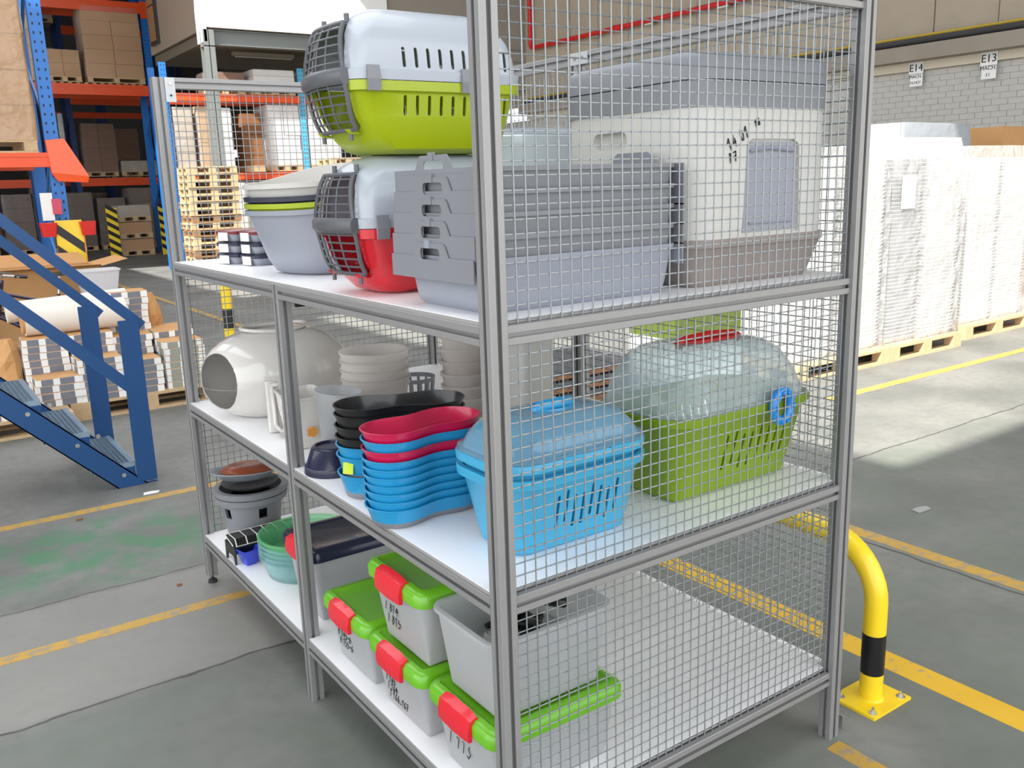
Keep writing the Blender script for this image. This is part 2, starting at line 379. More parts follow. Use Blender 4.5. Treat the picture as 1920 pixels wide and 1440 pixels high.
# mezzanine office block -------------------------------------------------
PANW = mat('white_wall_panel', (240, 240, 238), .6, var=.02); PANB = mat('taupe_wall_panel', (168, 152, 134), .35, var=.06, scale=1)
mz = struct('wall_mezzanine', MB().box(5.42, 9.8, 19.02, 23.7, 5.24, 9), PANB)
for i in range(5):
    MB().box(5.42+i*.88, 5.42+i*.88+.872, 18.99, 19.02, 5.25, 8.99).build('white_panel', PANW, mz)
MB().box(5.36, 5.42, 18.98, 19.5, 4.95, 9).build('corner_trim', PANW, mz)
struct('wall_back_right', MB().box(9.8, 14, 19.1, 26, 4.2, 9), mat('grey_render', (150, 142, 132), .8, var=.08, scale=1))
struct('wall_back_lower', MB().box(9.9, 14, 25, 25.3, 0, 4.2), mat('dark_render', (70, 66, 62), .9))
struct('ceiling_mezzanine', MB().box(5.5, 13.9, 19.4, 23.7, 5.0, 5.22), mat('dim_concrete', (118, 108, 92), .9))
wn = struct('window_1', MB().box(5.34, 5.42, 22.7, 23.35, 5.42, 7.4), mat('window_void', (40, 34, 30), .3))
MB().box(5.33, 5.35, 22.78, 23.27, 5.5, 6.3).build('pane', mat('amber_pane', (160, 120, 80), .3), wn)
MB().box(5.33, 5.35, 22.78, 23.27, 6.34, 7.3).build('pane', mat('amber_pane', (150, 120, 80), .3), wn)
STG = mat('grey_steel_paint', (124, 128, 126), .45, var=.04)
def hbeam(mb, x0, x1, y0, y1, z0, z1, t=.016, ax='x'):
    if ax == 'x':
        mb.box(x0, x1, y0, y1, z0, z0+t); mb.box(x0, x1, y0, y1, z1-t, z1); mb.box(x0, x1, (y0+y1)/2-t/2, (y0+y1)/2+t/2, z0, z1)
    elif ax == 'z':
        mb.box(x0, x1, y0, y0+t, z0, z1); mb.box(x0, x1, y1-t, y1, z0, z1); mb.box((x0+x1)/2-t/2, (x0+x1)/2+t/2, y0, y1, z0, z1)
    else:
        mb.box(x0, x1, y0, y1, z0, z0+t); mb.box(x0, x1, y0, y1, z1-t, z1); mb.box((x0+x1)/2-t/2, (x0+x1)/2+t/2, y0, y1, z0, z1)
    return mb
st = thing('steel_column', 'grey steel H column carrying the corner of the white mezzanine', 'column', (5.45, 19.1, 0))
hbeam(MB(), -.12, .12, -.12, .12, 0, 5.2, .016, 'z').build('column_shaft', STG, st)
MB().box(-.12, .12, -.12, .12, 4.85, 4.87).build('stiffener', STG, st)
o = hbeam(MB(), 5.6, 13.9, 19.05, 19.25, 4.9, 5.22).build('steel_beam', STG); tag(o, 'long grey steel beam under the front edge of the mezzanine', 'beam')
lf = thing('ceiling_light', 'unlit fluorescent fitting under the mezzanine floor', 'light', (7.2, 20.5, 4.9))
MB().box(-.75, .75, -.07, .07, 0, .09).build('light_body', mat('lamp_body', (150, 140, 120), .6), lf)
MB().tube([(-.7, -.03, -.02), (.7, -.03, -.02)], .015, 8).build('tube', mat('lamp_tube', (200, 196, 180), .4), lf)
# roof with skylight openings (never in view, laid out to let in daylight and sun patches and shade the rack)
RF = mat('roof_sheet', (120, 122, 124), .8)
rf = MB()
xs = (-22, -4.2, 3.8, 14.3)
rf.box(-22, 14.3, 18, 46, 9, 9.1)                     # far hall roof
rf.box(-11, -4.2, -7, 18, 9, 9.1); rf.box(6.5, 14.3, -2.6, 18, 9, 9.1); rf.box(3.8, 6.5, -2.6, 9, 9, 9.1)
rf.box(-4.2, 14.3, -7, -2.6, 9, 9.1); rf.box(-4.2, 3.8, 6.4, 8.2, 9, 9.1)
struct('ceiling', rf, RF)
struct('wall_back', MB().box(-22, 14.3, 45, 45.3, 0, 9), mat('dark_back_wall', (96, 92, 90), .9))
struct('wall_left', MB().box(-22.3, -22, 18, 46, 0, 9), mat('left_wall', (120, 118, 114), .9))
# ================================================================ MAIN RACK
W_, L_, YM, PW, BH, REC = 1.2774, 2.4872, 1.228, .045, .0442, .010
Z1, Z2, Z3, ZT = .2321, .8524, 1.4714, 2.2325
rack = thing('shelving_rack', 'large aluminium profile rack with white shelves and wire mesh sides', 'rack', (0, 0, 0))
def sect(a, b):
    """slotted square section polygon, lower corner (a,b)"""
    s, g, d, c, l, v = PW, .0056, .0135, .0015, .0035, .0080
    h = s/2
    side = [(c, 0), (h-g, 0), (h-g, l), (h-v, l), (h-v, d), (h+v, d), (h+v, l), (h+g, l), (h+g, 0), (s-c, 0)]
    P = []
    for k in range(4):
        for x, y in side:
            x, y = x-h, y-h
            for _ in range(k): x, y = -y, x
            P.append((x+h, y+h))
    return [(a+x, b+y) for x, y in P]
def prof(name, ax, a, b, c0, c1, k=1.0):
    P = sect(0, 0); mb = MB()
    def at(x, y, t):
        x *= k; y *= k
        return {'z': (a+x, b+y, t), 'x': (t, a+x, b+y), 'y': (a+x, t, b+y)}[ax]
    mb.loft([[at(x, y, c0) for x, y in P], [at(x, y, c1) for x, y in P]])
    return mb.build(name, ALU, rack)
Lp = L_-PW; Wp = W_-PW
for x, y, z1, z0 in ((0, 0, ZT+.0, .02), (Wp, 0, ZT, .0), (0, Lp, ZT, .035), (Wp, Lp, ZT, .035), (0, YM, Z3, .0), (Wp, YM, ZT, .035)):
    prof('post', 'z', x, y, z0, z1)
for x, y in ((0, Lp), (Wp, Lp), (Wp, YM)):
    f = MB().cyl((x+.0225, y+.0225), .022, 0, .014, 14, .018).cyl((x+.0225, y+.0225), .006, .014, .036, 8).build('levelling_foot', RUB, rack, smooth=True)
MB().cyl((.0225, .0225), .022, 0, .02, 14, .018).build('levelling_foot', RUB, rack, smooth=True)
k = BH/PW
for z in (Z1, Z2, Z3):
    for y in (REC, Lp+.0): prof('cross_rail', 'x', y, z-BH, PW, Wp, k)
    for x in (0.0, Wp):
        if z == Z3 and x == 0:
            prof('side_rail', 'y', 0, z-BH, PW, YM, k); prof('side_rail', 'y', 0, z-BH, YM+PW, Lp, k)
        else:
            prof('side_rail', 'y', x, z-BH, PW, YM, k); prof('side_rail', 'y', x, z-BH, YM+PW, Lp, k)
for y in (REC, Lp): prof('top_rail', 'x', y, ZT-BH, PW, Wp, k)
prof('top_rail', 'y', Wp, ZT-BH, PW, YM, k); prof('top_rail', 'y', Wp, ZT-BH, YM+PW, Lp, k)
# corner plates
for (x0, x1, y0, y1, z0, z1, bolts) in ((PW+.001, PW+.041, Lp-.004, Lp, ZT-.098, ZT-.001, ((PW+.021, Lp-.006, ZT-.025, 0), (PW+.021, Lp-.006, ZT-.072, 0))),
                                 (Wp-.004, Wp, YM-.07, YM+.03, ZT-BH, ZT-.001, ((Wp-.006, YM-.045, ZT-.022, 1), (Wp-.006, YM+.0, ZT-.022, 1)))):
    pl = MB().box(x0, x1, y0, y1, z0, z1).build('corner_plate', PLATE, rack)
    for i, (bx, by, bz, d) in enumerate(bolts):
        mb = MB().cyl((0, 0), .0065 if not (i == 1 and d == 0) else .004, -.003, .004, 12)
        mb.xf(Matrix.Translation((bx, by, bz)) @ (Matrix.Rotation(PI/2, 4, 'X') if d == 0 else Matrix.Rotation(-PI/2, 4, 'Y')))
        mb.build('bolt', STEELB if i == 0 or d else INK, pl)
# brackets under shelf 3 at the middle post
MB().prism([(0, 0), (.03, 0), (.012, -.03), (0, -.03)], 0, .03, plane_M((.085, YM, Z3-BH), (0, -1, 0), (0, 0, 1))).build('angle_bracket', RUB, rack)
# shelf boards
def board(z, mid):
    b = MB(); t0, t1 = z, z+.010
    b.box(PW, Wp, .034, L_-.034, t0, t1)
    for x0, x1 in ((.006, PW), (Wp, W_-.006)):
        back = x0 > .5
        if mid or back:
            b.box(x0, x1, PW, YM, t0, t1); b.box(x0, x1, YM+PW, Lp, t0, t1)
        else: b.box(x0, x1, PW, Lp, t0, t1)
    o = b.build('shelf_board', BOARD, rack)
    e = MB()
    for (a, c) in (((PW, YM), (YM+PW, Lp)) if mid else ((PW, Lp),)): e.box(.0050, .006, a, c, t0+.0005, t1-.0012)
    e.box(PW, Wp, .033, .034, t0+.0005, t1-.0008)
    e.build('edge_band', EDGE, o)
board(Z1, True); board(Z2, True); board(Z3, False)
# wire mesh
PI_ = .0300
def wires(plane, c, a0, a1, b0, b1, r=.0018):
    mb = MB(); n = 6
    na = int((a1-a0)/PI_); off = ((a1-a0)-na*PI_)/2 + .004
    a = a0+off
    def P(a, b, e): return {'y': (a, c+e, b), 'x': (c+e, a, b)}[plane]
    while a < a1: mb.tube([P(a, b0, 0), P(a, b1, 0)], r, n, caps=False); a += PI_
    b = b0+.014
    while b < b1: mb.tube([P(a0, b, 2*r), P(a1, b, 2*r)], r, n, caps=False); b += PI_
    return mb.build('wire_mesh_panel', WIRE, rack, stuff=True, smooth=60, fix=False)
for (z0, z1) in ((Z1, Z2-BH), (Z2, Z3-BH), (Z3, ZT-BH)):
    wires('y', .026, PW-.004, Wp+.004, z0-.006, z1+.006)
    wires('y', Lp+.018, PW-.004, Wp+.004, z0-.006, z1+.006)
    wires('x', Wp+.020, PW-.004, YM+.004, z0-.006, z1+.006)
    wires('x', Wp+.020, YM+PW-.004, Lp+.004, z0-.006, z1+.006)
# ================================================================ THINGS ON THE SHELVES
S1, S2, S3 = Z1+.010, Z2+.010, Z3+.010
def loc(mb, x, y, z): return mb.xf(Matrix.Translation((x, y, z)))
def tub(w, d, r, h, t=.003, taper=.02, lip=.008, liph=.008, n=6, foot=.010, rbot=.0):
    """rounded-rectangle open vessel, origin at base centre; w,d at the rim"""
    ol = lambda o: rr(w+2*o, d+2*o, max(.004, r+o), n)
    prof_ = [(-taper-foot, 0), (-taper-foot*.3, foot*.6), (-taper, foot*1.6), (0, h-liph), (lip, h-liph), (lip, h)]
    mb = MB(); out = [R(ol(o), z) for o, z in prof_]
    inn = [R(ol(-t), h), R(ol(-taper-t), foot*1.6+t), R(ol(-taper-foot-t), t)]
    return mb.loft(out+inn)
# ---- pet carriers -------------------------------------------------------
def carrier(base_m, label, z, grp='stacked pet carriers'):
    t = thing('pet_carrier', label, 'pet carrier', (-.005, .735, z), .0, grp)
    t.location.x = .0
    ol = lambda cx, w, d, r: (lambda: rr(w, d, r, 7, cx, 0))()
    # bottom half
    def row(x0, x1, d, r, zz): return ((x0+x1)/2, x1-x0, d, r, zz)
    P = [row(.105, .455, .18, .06, 0), row(.07, .485, .222, .07, .012), row(.045, .497, .245, .07, .04), row(.022, .505, .266, .06, .09), row(.010, .513, .284, .05, .15), row(.010, .516, .288, .05, .152), row(.002, .524, .304, .05, .154), row(.001, .526, .306, .05, .178)]
    out = [R(ol(cx, w_, d, r), zz) for cx, w_, d, r, zz in P]
    inn = [R(ol(.263, .50, .282, .045), .178), R(ol(.263, .475, .258, .055), .09), R(ol(.27, .44, .235, .065), .04), R(ol(.28, .34, .165, .055), .006)]
    b = MB().loft(out+inn).build('lower_shell', base_m, t, smooth=40)
    Q = [row(.001, .526, .306, .05, .180), row(.0, .528, .308, .05, .204), row(.006, .520, .292, .048, .206), row(.010, .516, .284, .05, .25), row(.018, .505, .266, .055, .29), row(.034, .485, .236, .06, .325), row(.060, .46, .19, .07, .350), row(.10, .43, .12, .05, .364), row(.13, .40, .06, .028, .368)]
    out = [R(ol(cx, w_, d, r), zz) for cx, w_, d, r, zz in Q]
    inn = [R(ol(cx, w_-.006, d-.006, max(.01, r-.003)), zz-.003) for cx, w_, d, r, zz in reversed(Q[2:])] + [R(ol(.265, .50, .28, .07), .180)]
    h = MB().loft(inn+out).build('hood', HOOD, t, smooth=40)
    # door openings
    c = MB().prism([(-.10, .06), (.10, .06), (.108, .175), (-.108, .175)], -.12, .045, plane_M((0, 0, 0), (0, 1, 0), (0, 0, 1)))
    cut(b, c)
    c = MB().prism([(-.108, .17), (.108, .17), (.098, .27), (.08, .318), (-.08, .318), (-.098, .27)], -.12, .062, plane_M((0, 0, 0), (0, 1, 0), (0, 0, 1)))
    cut(h, c)
    # vent slots cut through both long sides
    for ob, z0, z1 in ((b, .095, .145), (h, .212, .262)):
        c = MB()
        for i in range(6):
            x = .155+i*.036
            c.prism(rr(.010, z1-z0, .0048, 3, x, (z0+z1)/2), -.2, .2, plane_M((0, 0, 0), (1, 0, 0), (0, 0, 1)))
        for x in (.43, .466):
            c.prism(rr(.010, z1-z0, .0048, 3, x, (z0+z1)/2), -.2, .2, plane_M((0, 0, 0), (1, 0, 0), (0, 0, 1)))
        cut(ob, c)
    # side clips
    for x in (.06, .335):
        for s in (-1, 1):
            y = s*.1535
            MB().loft([[(x-.017, y, .152), (x+.017, y, .152), (x+.017, y+s*.006, .152), (x-.017, y+s*.006, .152)], [(x-.018, y+s*.001, .178), (x+.018, y+s*.001, .178), (x+.018, y+s*.010, .18), (x-.018, y+s*.010, .18)],
                       [(x-.017, y, .213), (x+.017, y, .213), (x+.017, y+s*.005, .213), (x-.017, y+s*.005, .213)]]).build('side_clip', MGREY, t)
    MB().box(.527, .535, -.03, .03, .150, .212).build('rear_clip', MGREY, t)
    # barred door
    FX = [(.04, .046), (.09, .020), (.15, .006), (.19, -.002), (.206, .0), (.25, .006), (.29, .016), (.325, .036), (.345, .058)]
    def DX(y, zz):
        for (z0_, x0_), (z1_, x1_) in zip(FX, FX[1:]):
            if zz <= z1_: break
        f = max(0, min(1, (zz-z0_)/(z1_-z0_)))
        return x0_+(x1_-x0_)*f - .004 - .022*max(0, 1-(abs(y)/.125)**2)
    d = MB()
    def HW(zz): return .121-(max(0, zz-.2)*.25)-(max(0, .15-zz)*.14)
    for i in range(5):
        for zz in ((.222+i*.021), (.080+i*.021)):
            w_ = HW(zz); d.tube([(DX(y, zz), y, zz) for y in [w_*k/6 for k in range(-6, 7)]], .0028, 6)
    for f in (-1, -.45, .0, .45, 1):
        for a, c in ((.204, .318), (.062, .172)):
            d.tube([(DX(HW(zz)*f, zz), HW(zz)*f, zz) for zz in [a+(c-a)*k/6 for k in range(7)]], .0028 if abs(f) < 1 else .006, 6)
    door = d.build('barred_door', DGREY, t, smooth=50)
    rings = []
    for k in range(-8, 9):
        y = .126*k/8; x = DX(y, .19)
        rings.append([(x+.012, y, .168), (x-.002, y, .168), (x-.010, y, .178), (x-.010, y, .198), (x-.002, y, .208), (x+.012, y, .208)])
    MB().loft(rings).build('door_band', DGREY, door, smooth=50)
    rings = []
    for zz, tw in ((.318, .013), (.335, .008)):
        pass
    MB().tube([(DX(y, .318), y, .318) for y in [HW(.318)*k/6 for k in range(-6, 7)]], .006, 6).build('door_frame', DGREY, door, smooth=50)
    MB().tube([(DX(y, .060), y, .060) for y in [HW(.06)*k/6 for k in range(-6, 7)]], .006, 6).build('door_frame', DGREY, door, smooth=50)
    # hinge pins on hood and lugs on base
    for y in (-.075, .055): MB().cyl((DX(y, .33)+.012, y), .007, .322, .343, 8).build('door_pin', DGREY, t, smooth=True)
    for y in (-.085, .085): MB().loft([circ(.035, y, .018, .050, 8, .012), circ(.015, y, .012, .062, 8, .010)]).build('hinge_lug', base_m, t); MB().cyl((.022, y), .006, .034, .052, 8).build('door_pin', DGREY, t)
    # raised contour line on the hood
    for s in (-1, 1):
        pts = [(.06, .280), (.10, .275), (.14, .262), (.18, .253), (.24, .249), (.5, .246)]
        MB().tube([(x, s*(.1375 - (.02 if zz > .27 else .0)*((zz-.25)/.04)), zz+.018) for x, zz in pts[0:0]] or [(.06, s*.1325, .272), (.09, s*.134, .268), (.13, s*.1375, .256), (.18, s*.139, .250)], .0022, 6).build('contour_rib', HOOD, t)
    return t
carrier(REDC, 'pet carrier with red base standing on the top shelf under the lime one', S3)
carrier(LIME, 'pet carrier with lime green base, stacked on top of the red one', S3+.3675)

# ---- stack of grey litter crates ---------------------------------------
def crate(i, m, label):
    z = S3+i*.0485
    t = thing('litter_tray', label, 'tray', (.335, .265, z), 0, 'nested grey trays on the top shelf')
    tub(.585, .36, .05, .125, .003, .014, .008, .010, 6, .02).build('tray_body', m, t, smooth=40)
    # end plate with handle tab, in yz
    x0 = -.300-.005*(4-i)
    P = [(.185, -.052), (.185, .0), (.082, .0), (.074, .012), (.068, .024), (.058, .031), (-.058, .031), (-.068, .024), (-.074, .012), (-.082, 0), (-.185, 0), (-.185, -.052)]
    pl = MB().prism([(y, zz+.125) for y, zz in P], 0, .003, plane_M((x0, 0, 0), (0, 1, 0), (0, 0, 1))).build('end_plate', MGREY, t)
    cut(pl, MB().prism(rr(.088, .026, .010, 4, 0, .125+.006), -.02, .02, plane_M((x0, 0, 0), (0, 1, 0), (0, 0, 1))))
    if i: cut(pl, MB().prism(rr(.088, .026, .010, 4, 0, .125+.006-.0485), -.02, .02, plane_M((x0, 0, 0), (0, 1, 0), (0, 0, 1))))
    MB().box(x0-.003, x0+.005, -.004, .018, .125+.019, .125+.037).build('handle_clip', m, t)
    e = MB().prism([(y, zz+.125) for y, zz in P], 0, .003, plane_M((.300, 0, 0), (0, 1, 0), (0, 0, 1))).build('end_plate', m, t)
    return t
names = ['lowest', 'second lowest', 'middle', 'second highest', 'topmost']
for i in range(5):
    crate(i, LGREY if i == 0 else MGREY, f'grey litter tray with handle tab, {names[i]} in the stack beside the red carrier')

# ---- hooded litter box ---------------------------------------------------
hb = thing('hooded_litter_box', 'large white hooded litter box with grey lid behind the wire mesh', 'litter box', (.945, .345, S3))
tub(.55, .54, .07, .125, .003, .03, .006, .02, 7, .015).build('base_tray', TAUPE, hb, smooth=40)
ol = lambda w_, d, r: rr(w_, d, r, 8)
bd = MB().loft([R(ol(.545, .54, .075), .118), R(ol(.548, .545, .08), .2), R(ol(.545, .545, .085), .455)]).build('body', CREAM, hb, smooth=40)
cut(bd, MB().prism(rr(.14, .045, .022, 5, .05, .385), -.30, -.245, plane_M((0, 0, 0), (0, 1, 0), (0, 0, 1))))
cut(bd, MB().prism([(-.10, .13), (.13, .13), (.12, .36), (.10, .375), (-.07, .375), (-.09, .36)], .262, .3, plane_M((0, 0, 0), (1, 0, 0), (0, 0, 1))))
MB().prism([(-.092, .137), (.122, .137), (.113, .358), (.095, .368), (-.065, .368), (-.083, .358)], .2625, .266, plane_M((0, 0, 0), (1, 0, 0), (0, 0, 1))).build('flap_door', LGREY, hb)
MB().tube([(-.075, -.2705, .345), (.0, -.272, .352), (.105, -.2705, .345)], .004, 6).build('flap_rim', LGREY, hb)
MB().tube([(-.07, -.268, .16), (.10, -.268, .16)], .0035, 6).build('flap_sill', LGREY, hb)
MB().loft([R(ol(.553, .553, .085), .453), R(ol(.556, .556, .085), .515)]).build('lid_skirt', MGREY, hb, smooth=40)
MB().loft([R(ol(.545, .545, .085), .515), R(ol(.545, .545, .085), .518)]).build('lid_seam', NAVY, hb)
MB().loft([R(ol(.556, .556, .085), .518), R(ol(.552, .552, .085), .568), R(ol(.53, .53, .08), .583), R(ol(.40, .40, .06), .590)]).build('lid', MGREY, hb, smooth=40)
scribble('handwriting', '14 01', .030, hb, plane_M((-.155, -.2745, .345), (1, 0, .5), (-.45, 0, 1)))
scribble('handwriting', '16', .018, hb, plane_M((-.06, -.2745, .405), (1, 0, .3), (-.3, 0, 1)))
scribble('handwriting', 'P7', .024, hb, plane_M((-.150, -.2745, .315), (1, 0, .3), (-.3, 0, 1)))
# white pot behind ---------------------------------------------------------
wp = thing('litter_scoop_bin', 'pale white curved bin with dark opening behind the grey trays', 'bin', (.80, .98, S3))
b_ = MB().loft([R(rr(.30, .30, .09, 7), 0), R(rr(.36, .34, .11, 7), .05), R(rr(.40, .36, .12, 7), .30), R(rr(.43, .39, .13, 7), .40), R(rr(.43, .39, .13, 7), .425), R(rr(.415, .375, .12, 7), .43)]).build('bin_body', mat('ice_white_plastic', (212, 224, 228), .2, coat=.5), wp, smooth=40)
cut(b_, MB().prism([(-.16, .12), (.16, .12), (.14, .27), (.06, .32), (-.06, .32), (-.14, .27)], -.5, -.12, plane_M((0, 0, 0), (0, 1, 0), (0, 0, 1))))
MB().box(-.125, -.12, -.15, .15, .10, .31).build('opening_back', BLACKP, wp)  # black sheet closes the back of the opening and makes it dark
MB().loft([R(rr(.42, .38, .125, 7), .43), R(rr(.30, .26, .09, 7), .452)]).build('bin_lid', HOOD, wp, smooth=40)

# ---- nested high-sided litter pans --------------------------------------
def pan(i, m, label, full=False, dz=.022):
    z = S3+i*dz
    t = thing('litter_pan', label, 'litter pan', (.345, 1.48, z), math.radians(12), 'nested litter pans left of the carriers')
    n = 40
    def rim(sc, z_, hi=True):
        P = []
        for k in range(n):
            a = 2*PI*k/n; ca, sa = math.cos(a), math.sin(a)
            e = .72
            x = .305*sc*math.copysign(abs(ca)**e, ca); y = .243*sc*math.copysign(abs(sa)**e, sa)
            lift = (.085*(1/(1+math.exp(-(x+.02)*11)))) if hi else 0
            P.append((x, y, z_+lift))
        return P
    h = .215
    out = [rim(.66, 0, False), rim(.74, .010, False), rim(.82, .05, False), rim(.93, .15, False), rim(.985, h-.018), rim(1.03, h-.016), rim(1.035, h)]
    inn = [rim(.99, h), rim(.975, h-.02), rim(.915, .15, False), rim(.80, .055, False), rim(.66, .006, False)]
    MB().loft(out+inn).build('pan_shell', m, t, smooth=50)
    return t
pan(0, LGREY, 'grey high-backed litter pan, lowest of the nested pans')
pan(1, LIME, 'lime green litter pan showing only its rim in the nested pans')
pan(2, NAVY, 'dark navy litter pan between lime and cream pans')
pan(3.9, CREAM, 'cream white litter pan on top of the nested pans')

# ---- stacked small tubs with dark lids -----------------------------------
def lidbox(x, y, z, lidm, label, rz=0):
    t = thing('lidded_container', label, 'container', (x, y, z), rz, 'small lidded containers in the far left corner')
    tub(.17, .13, .03, .030, .002, .01, .004, .004, 4, .004).build('container_body', LGREY, t, smooth=40)
    MB().loft([R(rr(.182, .142, .034, 5), .028), R(rr(.184, .144, .034, 5), .040), R(rr(.165, .125, .03, 5), .045)]).build('container_lid', lidm, t, smooth=40)
    MB().box(-.094, -.091, -.03, .03, .004, .036).build('paper_label', PAPER, t)
    MB().box(-.02, .03, -.0735, -.071, .006, .038).build('paper_label', PAPER, t)
    return t
zz = S3
for i in range(3):
    lidbox(.20, 2.12-.005*i, zz+i*.0455, MAROON if i == 2 else NAVY, f'shallow container with {"dark red" if i == 2 else "navy"} lid, {["bottom", "middle", "top"][i]} of the left pile in the corner', .3)
for i in range(3):
    lidbox(.24, 1.955, zz+i*.0455, MAROON if i == 2 else NAVY, f'shallow container with {"dark red" if i == 2 else "navy"} lid, {["bottom", "middle", "top"][i]} of the pile touching the grey pans', .2)

# ================================================================ SHELF 2
# ---- egg shaped litter dome ----------------------------------------------
eg = thing('litter_dome', 'glossy white egg-shaped litter dome with round side opening', 'litter box', (.275, 2.06, S2))
def egg_ring(zf, off=0):
    # zf: 0..1 of height .36
    h = .362; z = zf*h
    u = (zf-.44)/.56 if zf > .44 else (zf-.44)/.44*.86
    s = math.sqrt(max(.0, 1-abs(u)**2.3))
    return [(x*1.0, y, z) for x, y, _ in circ(.0, 0, max(.005, .312*s-off), 0, 48, max(.004, .222*s-off))]
lo = [egg_ring(f) for f in (0, .02, .06, .12, .2, .3, .39)]
up_ = [egg_ring(f) for f in (.39, .44, .5, .6, .7, .78, .85, .91, .95)]
li = [egg_ring(f, .004) for f in (.39, .3, .2, .12, .06, .03)]
ui = [egg_ring(f, .004) for f in (.94, .90, .84, .77, .7, .6, .5, .44, .39)]
MBl = MB().loft(lo+li).build('lower_shell', WHITEP, eg, smooth=60)
MBu = MB().loft(ui+up_).build('hood', WHITEP, eg, smooth=60)
cy = MB().loft([circ(0, 0, .125, -.46, 32, .120), circ(0, 0, .108, -.185, 32, .108)]); cy.xf(Matrix.Translation((.02, -.01, .165)) @ Matrix.Rotation(.14, 4, 'Z') @ Matrix(((0, 0, 1, 0), (0, 1, 0, 0), (1, 0, 0, 0), (0, 0, 0, 1))))
import copy
c2 = MB(); c2.v = list(cy.v); c2.f = list(cy.f)
cut(MBl, cy); cut(MBu, c2)
MB().tube([(p[0]*.45, p[1]*.42, .352+.004*math.cos(2*k*2*PI/40)) for k, p in enumerate(circ(0, 0, .3, 0, 40, .24))], .008, 8, closed=True).build('top_handle_rim', WHITEP, eg, smooth=60)
MB().loft([egg_ring(.386, .001), egg_ring(.394, .001)], False, False).build('seam', TAUPE, eg)

# ---- white toy scoop holder ------------------------------------------------
sh = thing('scoop_holder', 'white plastic holder with side arms and orange flower sticker', 'holder', (.155, 1.50, S2), math.radians(-8))
tub(.15, .22, .03, .19, .003, .022, .004, .006, 5, .006).build('holder_cup', WHITEP, sh, smooth=40)
for x in (-.06,):
    MB().tube([(x, .13, .20), (x, .19, .19), (x, .20, .17), (x, .185, .04), (x, .17, .03), (x, .10, .03)], .009, 8, flat=.8).build('side_arm', WHITEP, sh, smooth=60)
    MB().loft([R(rr(.05, .03, .006, 3, x, .205), .005), R(rr(.045, .022, .006, 3, x, .215), .20)]).build('side_arm', WHITEP, sh, smooth=60)
fl = MB()
for k in range(5):
    a = 2*PI*k/5; fl.prism([(.012*math.cos(a)+.009*math.cos(q*PI/4), .012*math.sin(a)+.009*math.sin(q*PI/4)) for q in range(8)], 0, .0012, plane_M((.005, -.1075, .065), (1, 0, 0), (0, 0, 1)))
fl.build('flower_sticker', mat('sticker_orange', (226, 150, 60), .6), sh)

# ---- nested cloudy buckets ---------------------------------------------------
def bucket(z, label, x=.455, y=1.50):
    t = thing('cloudy_bucket', label, 'bucket', (x, y, z), 0, 'nested cloudy buckets on the middle shelf')
    n = 36; r0, r1, h, tt = .098, .125, .205, .0022
    MB().loft([circ(0, 0, r0-.006, 0, n), circ(0, 0, r0, .006, n), circ(0, 0, r1-.003, h-.030, n), circ(0, 0, r1+.005, h-.028, n), circ(0, 0, r1, h-.02, n), circ(0, 0, r1+.002, h-.006, n), circ(0, 0, r1+.008, h-.005, n), circ(0, 0, r1+.008, h, n),
               circ(0, 0, r1-tt, h, n), circ(0, 0, r0-tt, .008, n), circ(0, 0, r0-.01, .003, n)]).build('bucket_wall', CLEARM, t, smooth=50)
    return t
for i in range(4): bucket(S2+i*.034, f'cloudy clear bucket, {["lowest", "second lowest", "second highest", "topmost"][i]} of the nested buckets behind the bowls')

# ---- slotted grey basket -----------------------------------------------------
bs = thing('slotted_basket', 'small round grey slotted basket behind the black bowls', 'basket', (.80, 1.83, S2))
ba = MB(); n = 28; r = .085
ba.loft([circ(0, 0, r, .082, n), circ(0, 0, r+.003, .100, n), circ(0, 0, r, .100, n), circ(0, 0, r-.003, .082, n)], closed=True)
ba.loft([circ(0, 0, r*.88, 0, n), circ(0, 0, r*.9, .014, n), circ(0, 0, r*.87, .014, n), circ(0, 0, r*.86, .004, n)])
ba.build('basket_ring', MGREY, bs, smooth=50)
for k in range(14):
    a = 2*PI*k/14; M_ = Matrix.Rotation(a, 4, 'Z')
    MB().loft([[(r*.87, -.007, .012), (r*.9, -.007, .012), (r*.9, .007, .012), (r*.87, .007, .012)], [(r*.97, -.006, .084), (r, -.006, .084), (r, .006, .084), (r*.97, .006, .084)]]).xf(M_).build('basket_bar', MGREY, bs)

# ---- navy foot and leaning cup ---------------------------------------------------
nf = thing('navy_foot_bowl', 'upturned navy blue bowl standing before the cloudy cup', 'bowl', (.100, 1.125, S2))
MB().loft([circ(0, 0, .092, 0, 32), circ(0, 0, .094, .004, 32), circ(0, 0, .090, .024, 32), circ(0, 0, .086, .026, 32), circ(0, 0, .066, .082, 32), circ(0, 0, .060, .088, 32), circ(0, 0, .052, .089, 32), circ(0, 0, .050, .082, 32), circ(0, 0, .078, .02, 32), circ(0, 0, .084, 0, 32)], False, False, closed=True).build('bowl_shell', NAVY, nf, smooth=50)
MB().cyl((0, 0), .051, .078, .083, 24).build('bowl_floor', NAVY, nf)
cp = thing('cloudy_cup', 'tall cloudy plastic cup leaning behind the navy bowl', 'cup', (.175, 1.275, S2+.002), 0, None, (0.06, 0.10))
n = 32
MB().loft([circ(0, 0, .036, 0, n), circ(0, 0, .040, .004, n), circ(0, 0, .072, .19, n), circ(0, 0, .074, .195, n), circ(0, 0, .078, .222, n), circ(0, 0, .082, .224, n), circ(0, 0, .082, .23, n), circ(0, 0, .077, .23, n), circ(0, 0, .0705, .193, n), circ(0, 0, .038, .006, n), circ(0, 0, .034, .002, n)]).build('cup_wall', FROST, cp, smooth=50)
